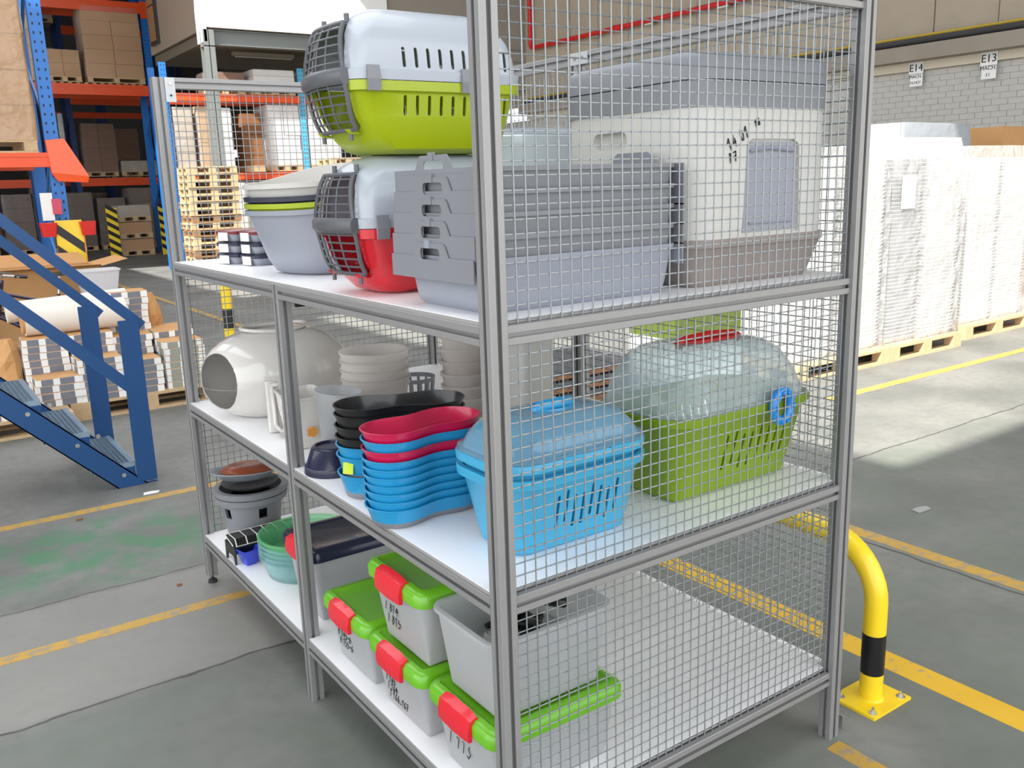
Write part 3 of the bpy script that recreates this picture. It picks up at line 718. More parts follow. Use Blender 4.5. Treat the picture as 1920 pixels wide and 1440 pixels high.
ld = thing('lime_disc', 'round lime plastic disc leaning between the cup and the black bowls', 'disc', (.245, 1.21, S2+.05), 0, None, (PI/2-.2, 0))
MB().loft([circ(0, 0, .035, -.008, 24), circ(0, 0, .050, -.004, 24), circ(0, 0, .052, .004, 24), circ(0, 0, .04, .009, 24)]).build('disc_body', mat('disc_lime', (214, 214, 60), .4, tl=.2), ld, smooth=50)

# ---- peanut shaped double bowls ----------------------------------------------------
def peanut(off, L2=.178, waist=.062, n=56, ys=1.17):
    b2 = (L2**2+waist**2)/2; a2 = (L2**2-waist**2)/2; P = []
    for k in range(n):
        t = 2*PI*k/n; c2_, s2_ = math.cos(2*t), math.sin(2*t)
        r_ = math.sqrt(a2*c2_+math.sqrt(max(0, b2*b2-a2*a2*s2_**2)))
        P.append((r_*math.cos(t), r_*math.sin(t)*ys))
    # resample: even spacing, then offset along the normal
    Q = []
    for k in range(n):
        p0, p1, p2 = P[k-1], P[k], P[(k+1) % n]; tx, ty = p2[0]-p0[0], p2[1]-p0[1]; l = math.hypot(tx, ty)
        Q.append((p1[0]+ty/l*off, p1[1]-tx/l*off))
    return Q
def bowl_proto(m, h, band, name='double_bowl', L2=.178):
    t = thing(name, 'x', 'bowl', (0, 0, 0))
    ol = lambda o: peanut(o, L2)
    tp = .018
    f = lambda z: -tp*(1-z/h)
    if band:
        MB().loft([R(ol(f(0)-.004), 0), R(ol(f(0)), .003), R(ol(f(band)), band)]).build('base_band', MGREY, t, smooth=50)
    out = [R(ol(f(band)), band), R(ol(f(h-.004)), h-.004), R(ol(.0025), h-.004), R(ol(.0035), h-.001), R(ol(.002), h)]
    inn = [R(ol(-.0015), h), R(ol(f(h*.35)-.004), h*.35), R(ol(f(h*.35)-.008), max(band+.001, h*.3))]
    MB().loft(out+inn).build('bowl_wall', m, t, smooth=50)
    return t
cols = [BLUEP]*7+[PINK, BLUEP, PINK]
protos = {}
zs = [S2+.0225*i for i in range(7)]; zs += [zs[-1]+.026, zs[-1]+.052, zs[-1]+.078]
ordn = ['bottom', 'second', 'third', 'fourth', 'fifth', 'sixth', 'seventh', 'eighth', 'ninth', 'top']
for i in range(10):
    c = cols[i]; nm = 'pink' if c is PINK else 'sky blue'
    if c.name not in protos:
        o = bowl_proto(c, .058, .017); protos[c.name] = o
    else: o = dup(protos[c.name], (0, 0, 0))
    o.location = (.147+random.uniform(-.001, .001), .590, zs[i]); o.rotation_euler[2] = math.radians(3)
    lab = f'{nm} double bowl, {ordn[i]} {"of" if i == 9 else "from the bottom of"} the tall front stack' if i else f'{nm} double bowl with grey foot at the bottom of the front stack'
    tag(o, lab, 'bowl', 'double bowls in the front stack')
pb = {}
spec = [(BLUEP, 0, 'sky blue double bowl at the bottom of the rear stack, under the stickered one'), (BLUEP, .056, 'sky blue double bowl with yellow-green sticker in the rear stack'), (BLUEP, .088, 'third sky blue double bowl of the rear stack, right under the black ones'),
        (BLACKP, .114, 'black double bowl, lowest of the four black ones'), (BLACKP, .146, 'black double bowl, second lowest of the four black ones'), (BLACKP, .180, 'black double bowl, second highest of the four black ones'), (BLACKP, .205, 'black double bowl on top of the rear stack')]
for i, (c, dz, lb) in enumerate(spec):
    if c.name not in pb: pb[c.name] = bowl_proto(c, .074, .020 if c is BLUEP else .0008, L2=.195); o = pb[c.name]
    else: o = dup(pb[c.name], (0, 0, 0))
    o.location = (.198, .815, S2+dz); o.rotation_euler[2] = math.radians(-22)
    tag(o, lb, 'bowl', 'double bowls in the rear stack')
    if i == 1: stick_parent = o
stm = MB().box(-.017, .017, -.0005, .0005, 0, .034)
M_ = Matrix.Translation((-.169, -.0705, .028)) @ Matrix.Rotation(math.radians(-33), 4, 'Z') @ Matrix.Rotation(-.2, 4, 'X')
stm.xf(M_).build('price_sticker', mat('sticker_lime', (190, 214, 40), .5), stick_parent)

# ---- stack of cloudy tubs with orange goods ------------------------------------------
def ctub(x, y, z, r, h, label, m=CLEARM, inner=True):
    t = thing('cloudy_tub', label, 'tub', (x, y, z), 0, 'nested cloudy tubs behind the near post'); n = 30
    MB().loft([circ(0, 0, r*.80, 0, n), circ(0, 0, r*.97, h-.012, n), circ(0, 0, r+.005, h-.010, n), circ(0, 0, r+.005, h, n), circ(0, 0, r-.002, h, n), circ(0, 0, r*.78, .004, n)]).build('tub_wall', m, t, smooth=50)
    if inner: MB().cyl((0, 0), r*.74, .006, h*.5, 20).build('tub_content', ORANGEP, t, smooth=50)
    return t
nm = ['lowest', 'second', 'third', 'fourth', 'fifth', 'topmost']
for i in range(6): ctub(.76, 1.36, S2+.0+i*.048, .085, .105, f'cloudy tub with orange goods, {nm[i]}{"" if i in (0, 5) else " from below"} in the stack behind the near post', inner=(i % 2 == 0))
wc = thing('white_canister', 'tall pale grey canister behind the blue cage, left of the back post', 'canister', (.90, 1.13, S2))
MB().loft([R(rr(.15, .15, .03, 5), 0), R(rr(.155, .155, .03, 5), .34), R(rr(.15, .15, .03, 5), .345), R(rr(.145, .145, .028, 5), .342)]).build('canister_body', CREAM, wc, smooth=40)
MB().loft([R(rr(.16, .16, .032, 5), .345), R(rr(.155, .155, .03, 5), .36)]).build('canister_lid', CREAM, wc, smooth=40)

# ---- small animal cages -------------------------------------------------------------
def cage_tub(w_, d, r, h, m, parent, slots=True, name='tub_shell', tp=.045):
    ol = lambda o: rr(w_+2*o, d+2*o, max(.01, r+o), 8)
    out = [R(ol(-tp-.015), 0), R(ol(-tp), .012), R(ol(-.006), h-.030), R(ol(.0), h-.024), R(ol(.012), h-.022), R(ol(.013), h-.004), R(ol(.010), h)]
    inn = [R(ol(-.004), h), R(ol(-.010), h-.030), R(ol(-tp-.004), .016), R(ol(-tp-.015), .004)]
    b = MB().loft(out+inn).build(name, m, parent, smooth=45)
    if slots:
        c = MB()
        for i in range(8):
            x = -.075+i*.026*(w_/.44); dz = .012*math.sin(i*1.9)
            c.prism(rr(.009, h*.42, .004, 3, x, h*.50+dz), -.5, .5, plane_M((0, 0, 0), (1, 0, 0), (0, 0, 1)))
        cut(b, c)
    return b
bc = thing('hamster_cage', 'light blue small-animal cage with clear domed lid, standing near the front post', 'pet cage', (.335, .245, S2))
cage_tub(.455, .285, .09, .215, BLUEC, bc)
b2_ = thing('cage_upper_tub', 'light blue tray nested in the blue cage just below the clear lid', 'tray', (.335, .245, S2+.045))
cage_tub(.455, .285, .09, .208, BLUEC, b2_, False)
def dome(w_, d, r, z0, h, m, parent, lip=.01, t=.002, skew=0):
    ol = lambda w2, d2, r2, cx=0: rr(w2, d2, r2, 8, cx, 0)
    P = [(w_+2*lip, d+2*lip, r+lip, 0), (w_+2*lip, d+2*lip, r+lip, .008), (w_, d, r, .010), (w_*.985, d*.98, r*.98, h*.14), (w_*.92, d*.90, r*.9, h*.45), (w_*.80, d*.76, r*.8, h*.78), (w_*.66, d*.60, r*.7, h*.94), (w_*.52, d*.44, r*.5, h), (w_*.3, d*.25, r*.35, h*1.01)]
    out = [R(ol(a, b, c, skew*z/h), z0+z) for a, b, c, z in P]
    inn = [R(ol(a-2*t, b-2*t, max(.005, c-t), skew*z/h), z0+z-t) for a, b, c, z in reversed(P[2:])]
    inn += [R(ol(w_-2*t, d-2*t, r-t), z0)]
    return MB().loft(inn+out).build('clear_lid', m, parent, smooth=50)
dome(.452, .282, .09, .208, .088, CLEARB, b2_)
hd = MB().tube([(-.055, -.01, .293), (-.045, -.02, .306), (.0, -.03, .310), (.045, -.02, .306), (.055, -.01, .293)], .010, 8, flat=1.6).build('lid_handle', BLUEP, b2_, smooth=50)
MB().tube([(.055*math.cos(a), .045*math.sin(a), .296) for a in [2*PI*k/24 for k in range(24)]], .006, 6, closed=True).build('handle_ring', BLUEP, b2_, smooth=50)
for x, s in ((-.05, -1), (.10, -1), (-.05, 1), (.10, 1)):
    MB().box(x-.03, x+.03, s*.150-.006, s*.150+.006, .188, .212).build('lid_clip', BLUEC, b2_)
for k in range(9):
    a = math.radians(150+k*8)
    MB().tube([(.08*math.cos(a)-.08, .08*math.sin(a), .292), (.15*math.cos(a)-.06, .12*math.sin(a), .268)], .0012, 5).build('lid_rib', BLUEC, b2_)
gc = thing('hamster_cage', 'olive green small-animal cage with large clear dome, blue ring and red handle', 'pet cage', (.955, .295, S2))
cage_tub(.60, .36, .10, .262, GREENC, gc, True, tp=.06)
dome(.598, .358, .11, .262, .175, CLEAR, gc, skew=-.02)
MB().tube([(-.13, -.01, 0.430), (-.10, -.012, 0.442), (.0, -.014, 0.446), (.10, -.012, 0.438), (.13, -.01, 0.426)], .010, 8, flat=1.5).build('lid_handle', REDP, gc, smooth=50)
MB().tube([(-.115, -.012, 0.436), (-.08, -.05, 0.440), (.06, -.05, 0.438), (.115, -.012, 0.432)], .007, 8).build('lid_handle', REDP, gc, smooth=50)
rg_ = MB().tube([(.095+.036*math.cos(a), -.208, .252+.045*math.sin(a)) for a in [2*PI*k/28 for k in range(28)]], .014, 10, closed=True).build('tunnel_ring', RINGB, gc, smooth=60)
for k in range(10):
    a = 2*PI*k/10; MB().box(-.004, .004, -.006, .006, -.007, .007).xf(Matrix.Translation((.095+.036*math.cos(a), -.220, .252+.045*math.sin(a))) @ Matrix.Rotation(-a, 4, 'Y')).build('ring_rib', RINGB, rg_)
for k in range(7):
    MB().tube([(-.27+k*.02, -.13+.0*k, .30+.012*k), (-.24+k*.02, -.165, .275+.01*k)], .0016, 5).build('lid_rib', GREENC, gc)

# ================================================================ SHELF 1
# ---- grey pots --------------------------------------------------------------------
def pot(x, y, z, r, h, m, label, holes=0):
    t = thing('flower_pot', label, 'pot', (x, y, z), 0, 'grey pots in the bottom left corner'); n = 36
    b = MB().loft([circ(0, 0, r*.66, 0, n), circ(0, 0, r*.70, .04, n), circ(0, 0, r*.72, .042, n), circ(0, 0, r*.84, h-.03, n), circ(0, 0, r*.98, h-.026, n), circ(0, 0, r, h, n), circ(0, 0, r*.84, h, n), circ(0, 0, r*.80, h-.03, n), circ(0, 0, r*.62, .006, n)]).build('pot_wall', m, t, smooth=50)
    if holes:
        c = MB()
        for a in (-2.85, -1.52, -.2): c.box(.03, .2, -.020, .020, holes, holes+.045, Matrix.Rotation(a, 4, 'Z'))
        cut(b, c)
    return t
pot(.180, 2.27, S1, .158, .22, MGREY, 'grey flower pot with dark slots standing in the bottom left corner', .128)
pot(.180, 2.27, S1+.035, .160, .215, MGREY, 'second grey pot nested in the slotted one', .093)
ln = thing('pot_liner', 'black liner pot inside the slotted grey pots', 'pot', (.180, 2.27, S1+.06))
MB().loft([circ(0, 0, .085, 0, 28), circ(0, 0, .098, .15, 28), circ(0, 0, .094, .15, 28), circ(0, 0, .082, .004, 28)]).build('liner_wall', BLACKP, ln, smooth=50)
sa = thing('saucer', 'dark grey ribbed saucer between the grey pots and the bowl', 'saucer', (.18, 2.27, S1+.252)); n = 32
MB().loft([circ(0, 0, .10, 0, n), circ(0, 0, .125, .018, n), circ(0, 0, .12, .018, n), circ(0, 0, .095, .004, n)]).build('saucer_dish', DGREY, sa, smooth=50)
s2 = thing('saucer', 'light grey wide saucer tilted under the brown bowl', 'saucer', (.165, 2.275, S1+.286), 0, None, (-.10, .06))
MB().loft([circ(0, 0, .10, 0, n), circ(0, 0, .125, .022, n), circ(0, 0, .150, .034, n), circ(0, 0, .150, .038, n), circ(0, 0, .122, .027, n), circ(0, 0, .097, .005, n)]).build('saucer_dish', LGREY, s2, smooth=50)
bw = thing('brown_bowl', 'brown terracotta coloured bowl upturned on top of the grey pots', 'bowl', (.175, 2.26, S1+.320), 0, None, (-.10, .06))
MB().loft([circ(0, 0, .118, 0, n), circ(0, 0, .122, .003, n), circ(0, 0, .108, .018, n), circ(0, 0, .075, .032, n), circ(0, 0, .03, .037, n)]).build('bowl_shell', BROWN, bw, smooth=50)
# ---- black feeder --------------------------------------------------------------------
fd = thing('feeding_trough', 'black plastic feeding trough with white wire grid', 'feeder', (.185, 2.045, S1), math.radians(2))
fd.scale = (1, .85, .70); fd.location = (.180, 2.075, S1)
MB().loft([[(x, y, z) for y, z in ((-.045, .055), (.045, .055), (.060, .10), (.055, .150), (-.035, .150), (-.060, .10))] for x in (-.17, .17)]).build('trough', BLACKP, fd)
for s in (-1, 1):
    MB().prism([(-.065, .0), (-.055, 0), (-.045, .05), (.045, .05), (.055, 0), (.065, 0), (.065, .115), (-.065, .115)], -.004, .004, plane_M((s*.172, 0, 0), (0, 1, 0), (0, 0, 1))).build('end_foot', BLACKP, fd)
g = MB()
for y, z in ((-.060, .112), (.052, .154)): g.tube([(-.165, y, z), (.17, y, z)], .0028, 6)
for k in range(8): x = -.162+k*.047; g.tube([(x, -.060, .112), (x, -.042, .154), (x, .052, .156)], .0028, 6)
g.build('wire_grid', WHITEP, fd, smooth=True)
bl = thing('blue_cup', 'small royal blue square cup with metal hook on the bottom shelf', 'cup', (.062, 2.000, S1), math.radians(10))
tub(.085, .085, .008, .07, .002, .018, .003, .004, 3, .003).build('cup_body', ROYAL, bl, smooth=40)
MB().tube([(-.045, .03, .07), (-.06, .07, .12), (-.062, .075, .13)], .0022, 6).build('wire_hook', STEELB, bl)
# ---- clear teal tubs ---------------------------------------------------------------------
nm = ['lowest', 'second', 'third', 'fourth', 'fifth']
for i in range(5):
    t = thing('clear_round_tub', f'clear {"green" if i == 4 else "teal"} tinted round tub, {"top" if i == 4 else nm[i]} of the stack beside the navy-lidded bin', 'tub', (.238, 1.80, S1+i*.020), 0, 'clear tinted round tubs'); n = 40
    r_, h = .185, .085
    MB().loft([circ(0, 0, r_*.86, 0, n), circ(0, 0, r_*.97, h-.008, n), circ(0, 0, r_+.006, h-.006, n), circ(0, 0, r_+.006, h, n), circ(0, 0, r_-.004, h, n), circ(0, 0, r_*.84, .004, n)]).build('tub_wall', TEALG if i == 4 else TEAL, t, smooth=50)

# ---- storage bins ---------------------------------------------------------------------------
def bin_(label, x0, y0, z, L2, W2, H2, lidm, latchm, writing, lid=True, grp='latched storage bins'):
    """origin at centre of base; long axis x, latch on the -x end"""
    t = thing('storage_bin', label, 'storage bin', (x0+L2/2, y0+W2/2, z), 0, grp)
    hb_ = H2-(.034 if lid else 0)
    b = tub(L2-.03, W2-.03, .035, hb_, .003, .028, .010, .010, 6, .006).build('bin_body', FROST, t, smooth=40)
    if lid:
        ol = lambda o: rr(L2+2*o, W2+2*o, .04+o, 6)
        MB().loft([R(ol(-.04), hb_+.022), R(ol(-.012), hb_+.010), R(ol(-.008), hb_-.012)]
                  + [R(ol(-.004), hb_-.012), R(ol(0), hb_-.010), R(ol(0), hb_+.018), R(ol(-.010), hb_+.032), R(ol(-.030), hb_+.034), R(ol(-.036), hb_+.028), R(ol(-.04), hb_+.027)]).build('bin_lid', lidm, t, smooth=50)
        for s in (-1,):
            x = s*L2/2
            P = [(0, -.030), (s*.012, -.028), (s*.014, .0), (s*.006, .034), (-s*.018, .044), (-s*.022, .036), (-s*.012, .030), (0, .02)]
            rings = []
            for k in range(-4, 5):
                f = 1-.12*(abs(k)/4)**3
                rings.append([(x+px*f, k*W2*.055, hb_+pz*f+(0 if f == 1 else .002)) for px, pz in P])
            MB().loft(rings).build('latch', latchm, t, smooth=50)
    zt = hb_-.072
    for i, (s_, h_) in enumerate(writing):
        # written on the -x end, which leans with the taper
        scribble('handwriting', s_, h_, t, plane_M((-(L2/2-.015)-.0015+(hb_-zt)*.028/hb_*1.0+.0, W2*.27-(.0 if i else 0), zt-h_), (0, -1, 0), (.10, 0, 1)), .0017)
        zt -= h_*1.40
    return t
bin_('green-lidded bin marked T 113 at the bottom right, under the open bin', .012, .075, S1, .43, .335, .228, GREEN, REDL, (('T 113', .042),))
bin_('green-lidded bin marked T 165 on the shelf, under the T 814 bin', .008, .428, S1, .42, .335, .226, GREEN, REDL, (('T 165', .022), ('T 164', .022), ('T 166_167', .022)))
bin_('green-lidded bin marked T 814 T 815 stacked on another bin', .012, .410, S1+.228, .42, .335, .240, GREEN, REDL, (('T 814', .030), ('T 815', .030)))
bin_('green-lidded bin marked H 145-6 standing next to the middle post', .010, .772, S1, .42, .335, .228, GREEN, REDL, (('H 145-6', .024), ('H 155-6', .024)))
bin_('tall clear bin with navy blue lid and red latch left of the middle post', .055, 1.278, S1, .52, .30, .285, NAVY, REDL, ())
ob_ = bin_('open lidless clear bin holding black parts, on top of the T 113 bin', .020, .078, S1+.230, .40, .315, .226, GREEN, REDL, (), False)
scribble('handwriting', 'H71', .028, ob_, plane_M((.075, .142, .175), (1, 0, 0), (0, 0, 1)))
for i in range(9):
    t = thing('black_fitting', 'angular black plastic fitting lying loose in the open bin', 'fitting', (.215+random.uniform(-.04, .10), .235+random.uniform(-.06, .06), S1+.375+.014*i), random.uniform(0, 3), 'black plastic fittings in the open bin', (random.uniform(-.4, .4), random.uniform(-.4, .4)))
    MB().tube([(-.05, 0, 0), (-.02, .02, .01), (.02, -.02, .0), (.05, .01, .01)], [.010, .016, .014, .008], 8).build('fitting_body', BLACKP, t, smooth=50)
    MB().box(-.012, .012, -.03, .03, -.004, .004).build('fitting_flange', BLACKP, t)
for i in range(6):
    o = MB().box(-.0015, .0015, -.045, .045, 0, .14).build('clear_strip', CLEARM, None, loc=(.075+i*.012, .20, S1+.27)); o.rotation_euler = (.0, .25, .0)
    tag(o, 'thin clear plastic strip standing in the open bin', 'strip', 'clear strips in the open bin')
fill = thing('parts_bag', 'pale bag of small parts filling the lower half of the open bin', 'bag', (.22, .235, S1+.238))
MB().loft([R(rr(.28, .20, .03, 6), 0), R(rr(.31, .22, .04, 6), .05), R(rr(.29, .21, .05, 6), .11), R(rr(.2, .14, .05, 6), .125)]).build('bag_body', mat('bag_film', (170, 172, 174), .4, bump=.6, bscale=30), fill, smooth=True)
for nm_, x, y, z, c_ in (('red goods in the bin marked T 165', .20, .60, S1+.008, (214, 90, 80)), ('orange goods in the bin marked T 814', .20, .58, S1+.238, (226, 120, 96)), ('grey goods in the bin marked T 113', .22, .245, S1+.008, (160, 162, 164))):
    t = thing('packed_goods', nm_+', seen through the frosted wall', 'goods', (x, y, z))
    MB().loft([R(rr(.27, .19, .03, 6), 0), R(rr(.285, .21, .03, 6), .05), R(rr(.24, .18, .04, 6), .085)]).build('goods_body', mat('goods_'+nm_[:4], c_, .6), t, smooth=True)
# ================================================================ AROUND THE RACK
# ---- yellow guard rail -----------------------------------------------------------
gr = thing('guard_rail', 'yellow and black tubular guard rail bolted to the floor behind the rack', 'guard rail', (1.54, .06, 0))
RB = .038
def arc(y0, s):  # quarter bend from vertical to horizontal
    return [(0, y0+s*.20*(1-math.cos(a)), .355+.20*math.sin(a)) for a in [PI/2*k/10 for k in range(11)]]
LEN = 1.55
pts = [(0, 0, .250), (0, 0, .31)]+arc(0, 1)+[(0, LEN*.5, .555)]+list(reversed(arc(LEN, -1)))+[(0, LEN, .31), (0, LEN, .250)]
MB().tube(pts, RB, 18).build('rail_tube', YEL, gr, smooth=60)
for y in (0, LEN):
    MB().cyl((0, y), RB+.0006, .105, .250, 20).build('black_band', BLK, gr, smooth=True)
    MB().cyl((0, y), RB, .010, .105, 20).build('rail_foot', YEL, gr, smooth=True)
    MB().cyl((0, y), RB+.006, .010, .016, 20, RB).build('weld_collar', YEL, gr, smooth=True)
    bp_ = MB().box(-.105, .105, y-.085, y+.085, 0, .010).build('base_plate', YEL, gr)
    for sx in (-1, 1):
        for sy in (-1, 1):
            MB().cyl((sx*.08, y+sy*.062), .015, .010, .012, 16).cyl((sx*.08, y+sy*.062), .008, .012, .020, 6).cyl((sx*.08, y+sy*.062), .0045, .020, .032, 8).build('anchor_bolt', STEELB, bp_)
wd = thing('metal_wedge', 'small bare metal wedge on the floor at the right front foot of the rack', 'wedge', (1.315, .035, 0), .2)
MB().loft([[(0, -.02, 0), (.075, -.02, 0), (.0, -.02, .045)], [(0, .02, 0), (.075, .02, 0), (.0, .02, .045)]]).build('wedge_body', STEELB, wd)
for i, (x, y, s_, m_, nm_, lb) in enumerate(((-.33, 3.76, .018, CARDD, 'pebble', 'small brown chip of wood on the floor before the yellow line'), (-.115, 2.52, .012, CARDD, 'pebble', 'tiny dark chip on the pale slab left of the rack foot'),
                                         (3.32, .95, .06, mat('dull_film', (150, 152, 150), .4), 'paper_scrap', 'scrap of clear film lying on the floor at the far right'), (.11, 3.98, .05, PAPER, 'paper_scrap', 'torn white scrap next to the foot of the blue stairs'))):
    o = MB().prism([(-s_, -s_*.4), (s_*.7, -s_*.5), (s_, s_*.1), (s_*.1, s_*.45), (-s_*.8, s_*.4)], 0, .004 if s_ > .03 else .008).build(nm_, m_, None, loc=(x, y, .001)); tag(o, lb, 'debris')
bo = thing('bollard_post', 'yellow and black bollard standing on the floor beyond the left end of the rack', 'bollard', (1.30, 6.0, 0))
MB().cyl((0, 0), .045, .0, .645, 18).build('bollard_lower', YEL, bo, smooth=True)
MB().cyl((0, 0), .0455, .645, .81, 18).build('black_band', BLK, bo, smooth=True)
MB().cyl((0, 0), .045, .81, 1.15, 18).build('bollard_upper', YEL, bo, smooth=True)
MB().box(-.1, .1, -.1, .1, 0, .01).build('base_plate', YEL, bo)

# ---- blue stairs ---------------------------------------------------------------------
stg = thing('steel_stairs', 'blue steel stairs with galvanised grating treads at the left edge', 'stairs', (0, 4.2, 0))
SW = .78   # width in y
def sx(z, off=0): return .143-(z)*1.0+off
for y in (0, SW):
    P = [(.143, 0), (-.034, 0), (-.034-2.6, 2.6), (.143-2.6, 2.6)]
    s_ = MB().prism([(x, z) for x, z in P], 0, .008, plane_M((0, y, 0), (1, 0, 0), (0, 0, 1))).build('stringer', SBLUE, stg)
    for q in (0, 1):
        a = [(.143, 0), (.133, 0), (-2.467, 2.6), (-2.457, 2.6)] if q == 0 else [(-.024, 0), (-.034, 0), (-2.634, 2.6), (-2.624, 2.6)]
        MB().prism(a, -.045, .008, plane_M((0, y+(.0 if y else 0), 0), (1, 0, 0), (0, 0, 1))).xf(Matrix.Translation((0, (-.05 if y == 0 else .05)*0, 0))).build('flange', SBLUE, s_)
    if y == 0:
        for k in range(9):
            for dx, dz in ((.085, .035), (-.035, .0)):
                x, z = .143-.235*k-.17+dx+.07, .235*k+.08+dz
                MB().cyl((0, 0), .013, 0, .008, 12).xf(Matrix.Translation((x, -.001, z)) @ Matrix.Rotation(PI/2, 4, 'X')).build('bolt', STEELB, s_, smooth=50)
tr_proto = None
for k in range(10):
    z = .150+.235*k; x1 = .085-.235*k; x0 = x1-.25
    fr = MB().box(x0, x1, .012, .016, -.035+z, z).box(x0, x1, SW-.012, SW-.008, -.035+z, z).box(x0, x0+.004, .012, SW-.008, z-.035, z)
    t = fr.build('tread', SBLUE if False else GALV, stg)
    g = MB()
    for i in range(9): g.box(x0+.02+i*.025, x0+.0225+i*.025, .014, SW-.010, z-.028, z)
    for i in range(26): g.box(x0+.004, x1-.02, .03+i*.0285, .0315+i*.0285, z-.016, z-.001)
    g.build('grating', GALV, t, stuff=True)
    n_ = MB().box(x1-.028, x1, .014, SW-.010, z-.03, z+.002)
    for i in range(30): n_.box(x1-.024, x1-.004, .02+i*.025, .034+i*.025, z+.002, z+.006)
    n_.build('nosing', GALV, t)
    for yy in (.010, SW-.020): MB().box(x1-.09, x1-.005, yy, yy+.01, z-.085, z-.03).build('tread_bracket', SBLUE, t)
for y, x_, zb, zt_ in ((-.010, .105, 0, 1.03), (SW+.005, .02, .02, 1.05)):
    MB().box(x_-.022, x_+.095, y, y+.012, zb+.02, zt_).build('railing_post', SBLUE, stg)
    for k in (1.1, 2.2): MB().box(x_-k, x_-k+.05, y, y+.02, k, k+zt_).build('railing_post', SBLUE, stg)
    def rail(z0, w_, nm_, x1=.24, dx=0):
        P = [(x1, z0-x1*1.0+.0), (x1+w_/2, z0-x1*1.0+w_/2), (-2.3, z0+2.3+w_), (-2.3, z0+2.3)]
        return MB().prism(P, 0, .04, plane_M((x_-.105+dx, y+.05, 0), (1, 0, 0), (0, 0, 1))).build(nm_, SBLUE, stg)
    rail(1.165, .085, 'handrail', .20)
    if y < 0: MB().prism([(.105, .575), (.105, .675), (-2.3, 3.08), (-2.3, 2.98)], 0, .010, plane_M((0, y+.012, 0), (1, 0, 0), (0, 0, 1))).build('mid_rail', SBLUE, stg)
MB().box(.10, .20, .0, .05, 0, .008).build('foot_plate', SBLUE, stg)
MB().cyl((.175, .025), .009, .008, .025, 6).build('anchor_bolt', STEELB, stg)

# ---- pallets --------------------------------------------------------------------------
BMESH = {}
def bmesh_box(nm_, dx, dy, dz, m):
    key = (round(dx, 3), round(dy, 3), round(dz, 3), m.name)
    if key not in BMESH:
        me = MB().box(-dx/2, dx/2, -dy/2, dy/2, 0, dz).mesh(nm_); me.materials.append(m); BMESH[key] = me
    return BMESH[key]
def piece(nm_, dx, dy, dz, m, parent, loc_):
    o = bpy.data.objects.new(nm_, bmesh_box(nm_, dx, dy, dz, m)); COL.objects.link(o); o.parent = parent; o.location = loc_; return o
def pallet(x, y, z, label, m=WOOD, L2=1.2, D=.8, rz=0, grp=None, parts=True):
    """long side along x"""
    if parts:
        t = thing('wooden_pallet', label, 'pallet', (x, y, z), rz, grp)
        for i in range(5): piece('deck_board', L2, .10 if i in (1, 3) else .145, .022, m, t, (0, -D/2+.0725+i*(D-.145)/4, .122))
        for i in (-1, 0, 1): piece('stringer_board', .145, D, .022, m, t, (i*(L2-.145)/2, 0, .100))
        for i in (-1, 0, 1):
            for j in (-1, 0, 1): piece('block', .145, .10 if j == 0 else .10, .078, m, t, (i*(L2-.145)/2, j*(D-.10)/2, .022))
        for j in (-1, 0, 1): piece('bottom_board', L2, .10, .022, m, t, (0, j*(D-.10)/2, 0))
        return t
    mb = MB()
    for i in range(5): mb.box(-L2/2, L2/2, -D/2+i*(D-.12)/4, -D/2+.12+i*(D-.12)/4, .122, .144)
    for i in (-1, 0, 1):
        mb.box(i*(L2-.145)/2-.0725, i*(L2-.145)/2+.0725, -D/2, D/2, .10, .122)
        for j in (-1, 0, 1): mb.box(i*(L2-.145)/2-.0725, i*(L2-.145)/2+.0725, j*(D-.1)/2-.05, j*(D-.1)/2+.05, .022, .1)
    for j in (-1, 0, 1): mb.box(-L2/2, L2/2, j*(D-.1)/2-.05, j*(D-.1)/2+.05, 0, .022)
    o = mb.build('wooden_pallet', m, None, loc=(x, y, z)); o.rotation_euler[2] = rz; return tag(o, label, 'pallet', grp)
pallet(.64, 6.62, 0, 'wooden pallet under the white boxes behind the blue stairs')
pallet(-.58, 6.35, 0, 'wooden pallet half hidden under the blue stairs at the left edge')
# ---- flat boxes with white ends on the pallet -------------------------------------------
def flatbox(m2):
    t = thing('flat_carton', 'x', 'carton', (0, 0, 0))
    piece('carton_body', .33, .25, .052, PAPER, t, (0, 0, 0)); piece('carton_top', .326, .246, .004, CARD, t, (0, 0, .052))
    for x in (-.0875, .0575): piece('printed_band', .085 if x < 0 else .105, .0012, .050, m2, t, (x, -.1256, .001))
    piece('printed_band', .0012, .12, .050, m2, t, (-.1656, 0, .001))
    return t
fbp = [flatbox(MIDB), flatbox(OLIVEB)]; used = [False, False]
stacks = [(-.42, 6.12, 3, 0, 'low pile at far left'), (-.02, 6.36, 4, 0, 'front pile left of the stair posts'), (.30, 6.36, 6, 0, 'front pile between the stair posts'), (.62, 6.38, 5, 0, 'front pile right of the stair posts'), (.98, 6.40, 7, 1, 'silver-banded pile nearest the rack'),
          (-.04, 6.63, 9, 0, 'second row pile, left under the roll'), (.30, 6.63, 9, 0, 'second row pile, middle'), (.62, 6.65, 8, 0, 'second row pile, right'), (.98, 6.66, 8, 0, 'second row pile behind the silver one'),
          (.68, 6.91, 14, 0, 'tall back pile'), (.30, 6.91, 8, 0, 'back pile under the paper roll'), (1.02, 6.91, 8, 0, 'back pile at the right end')]
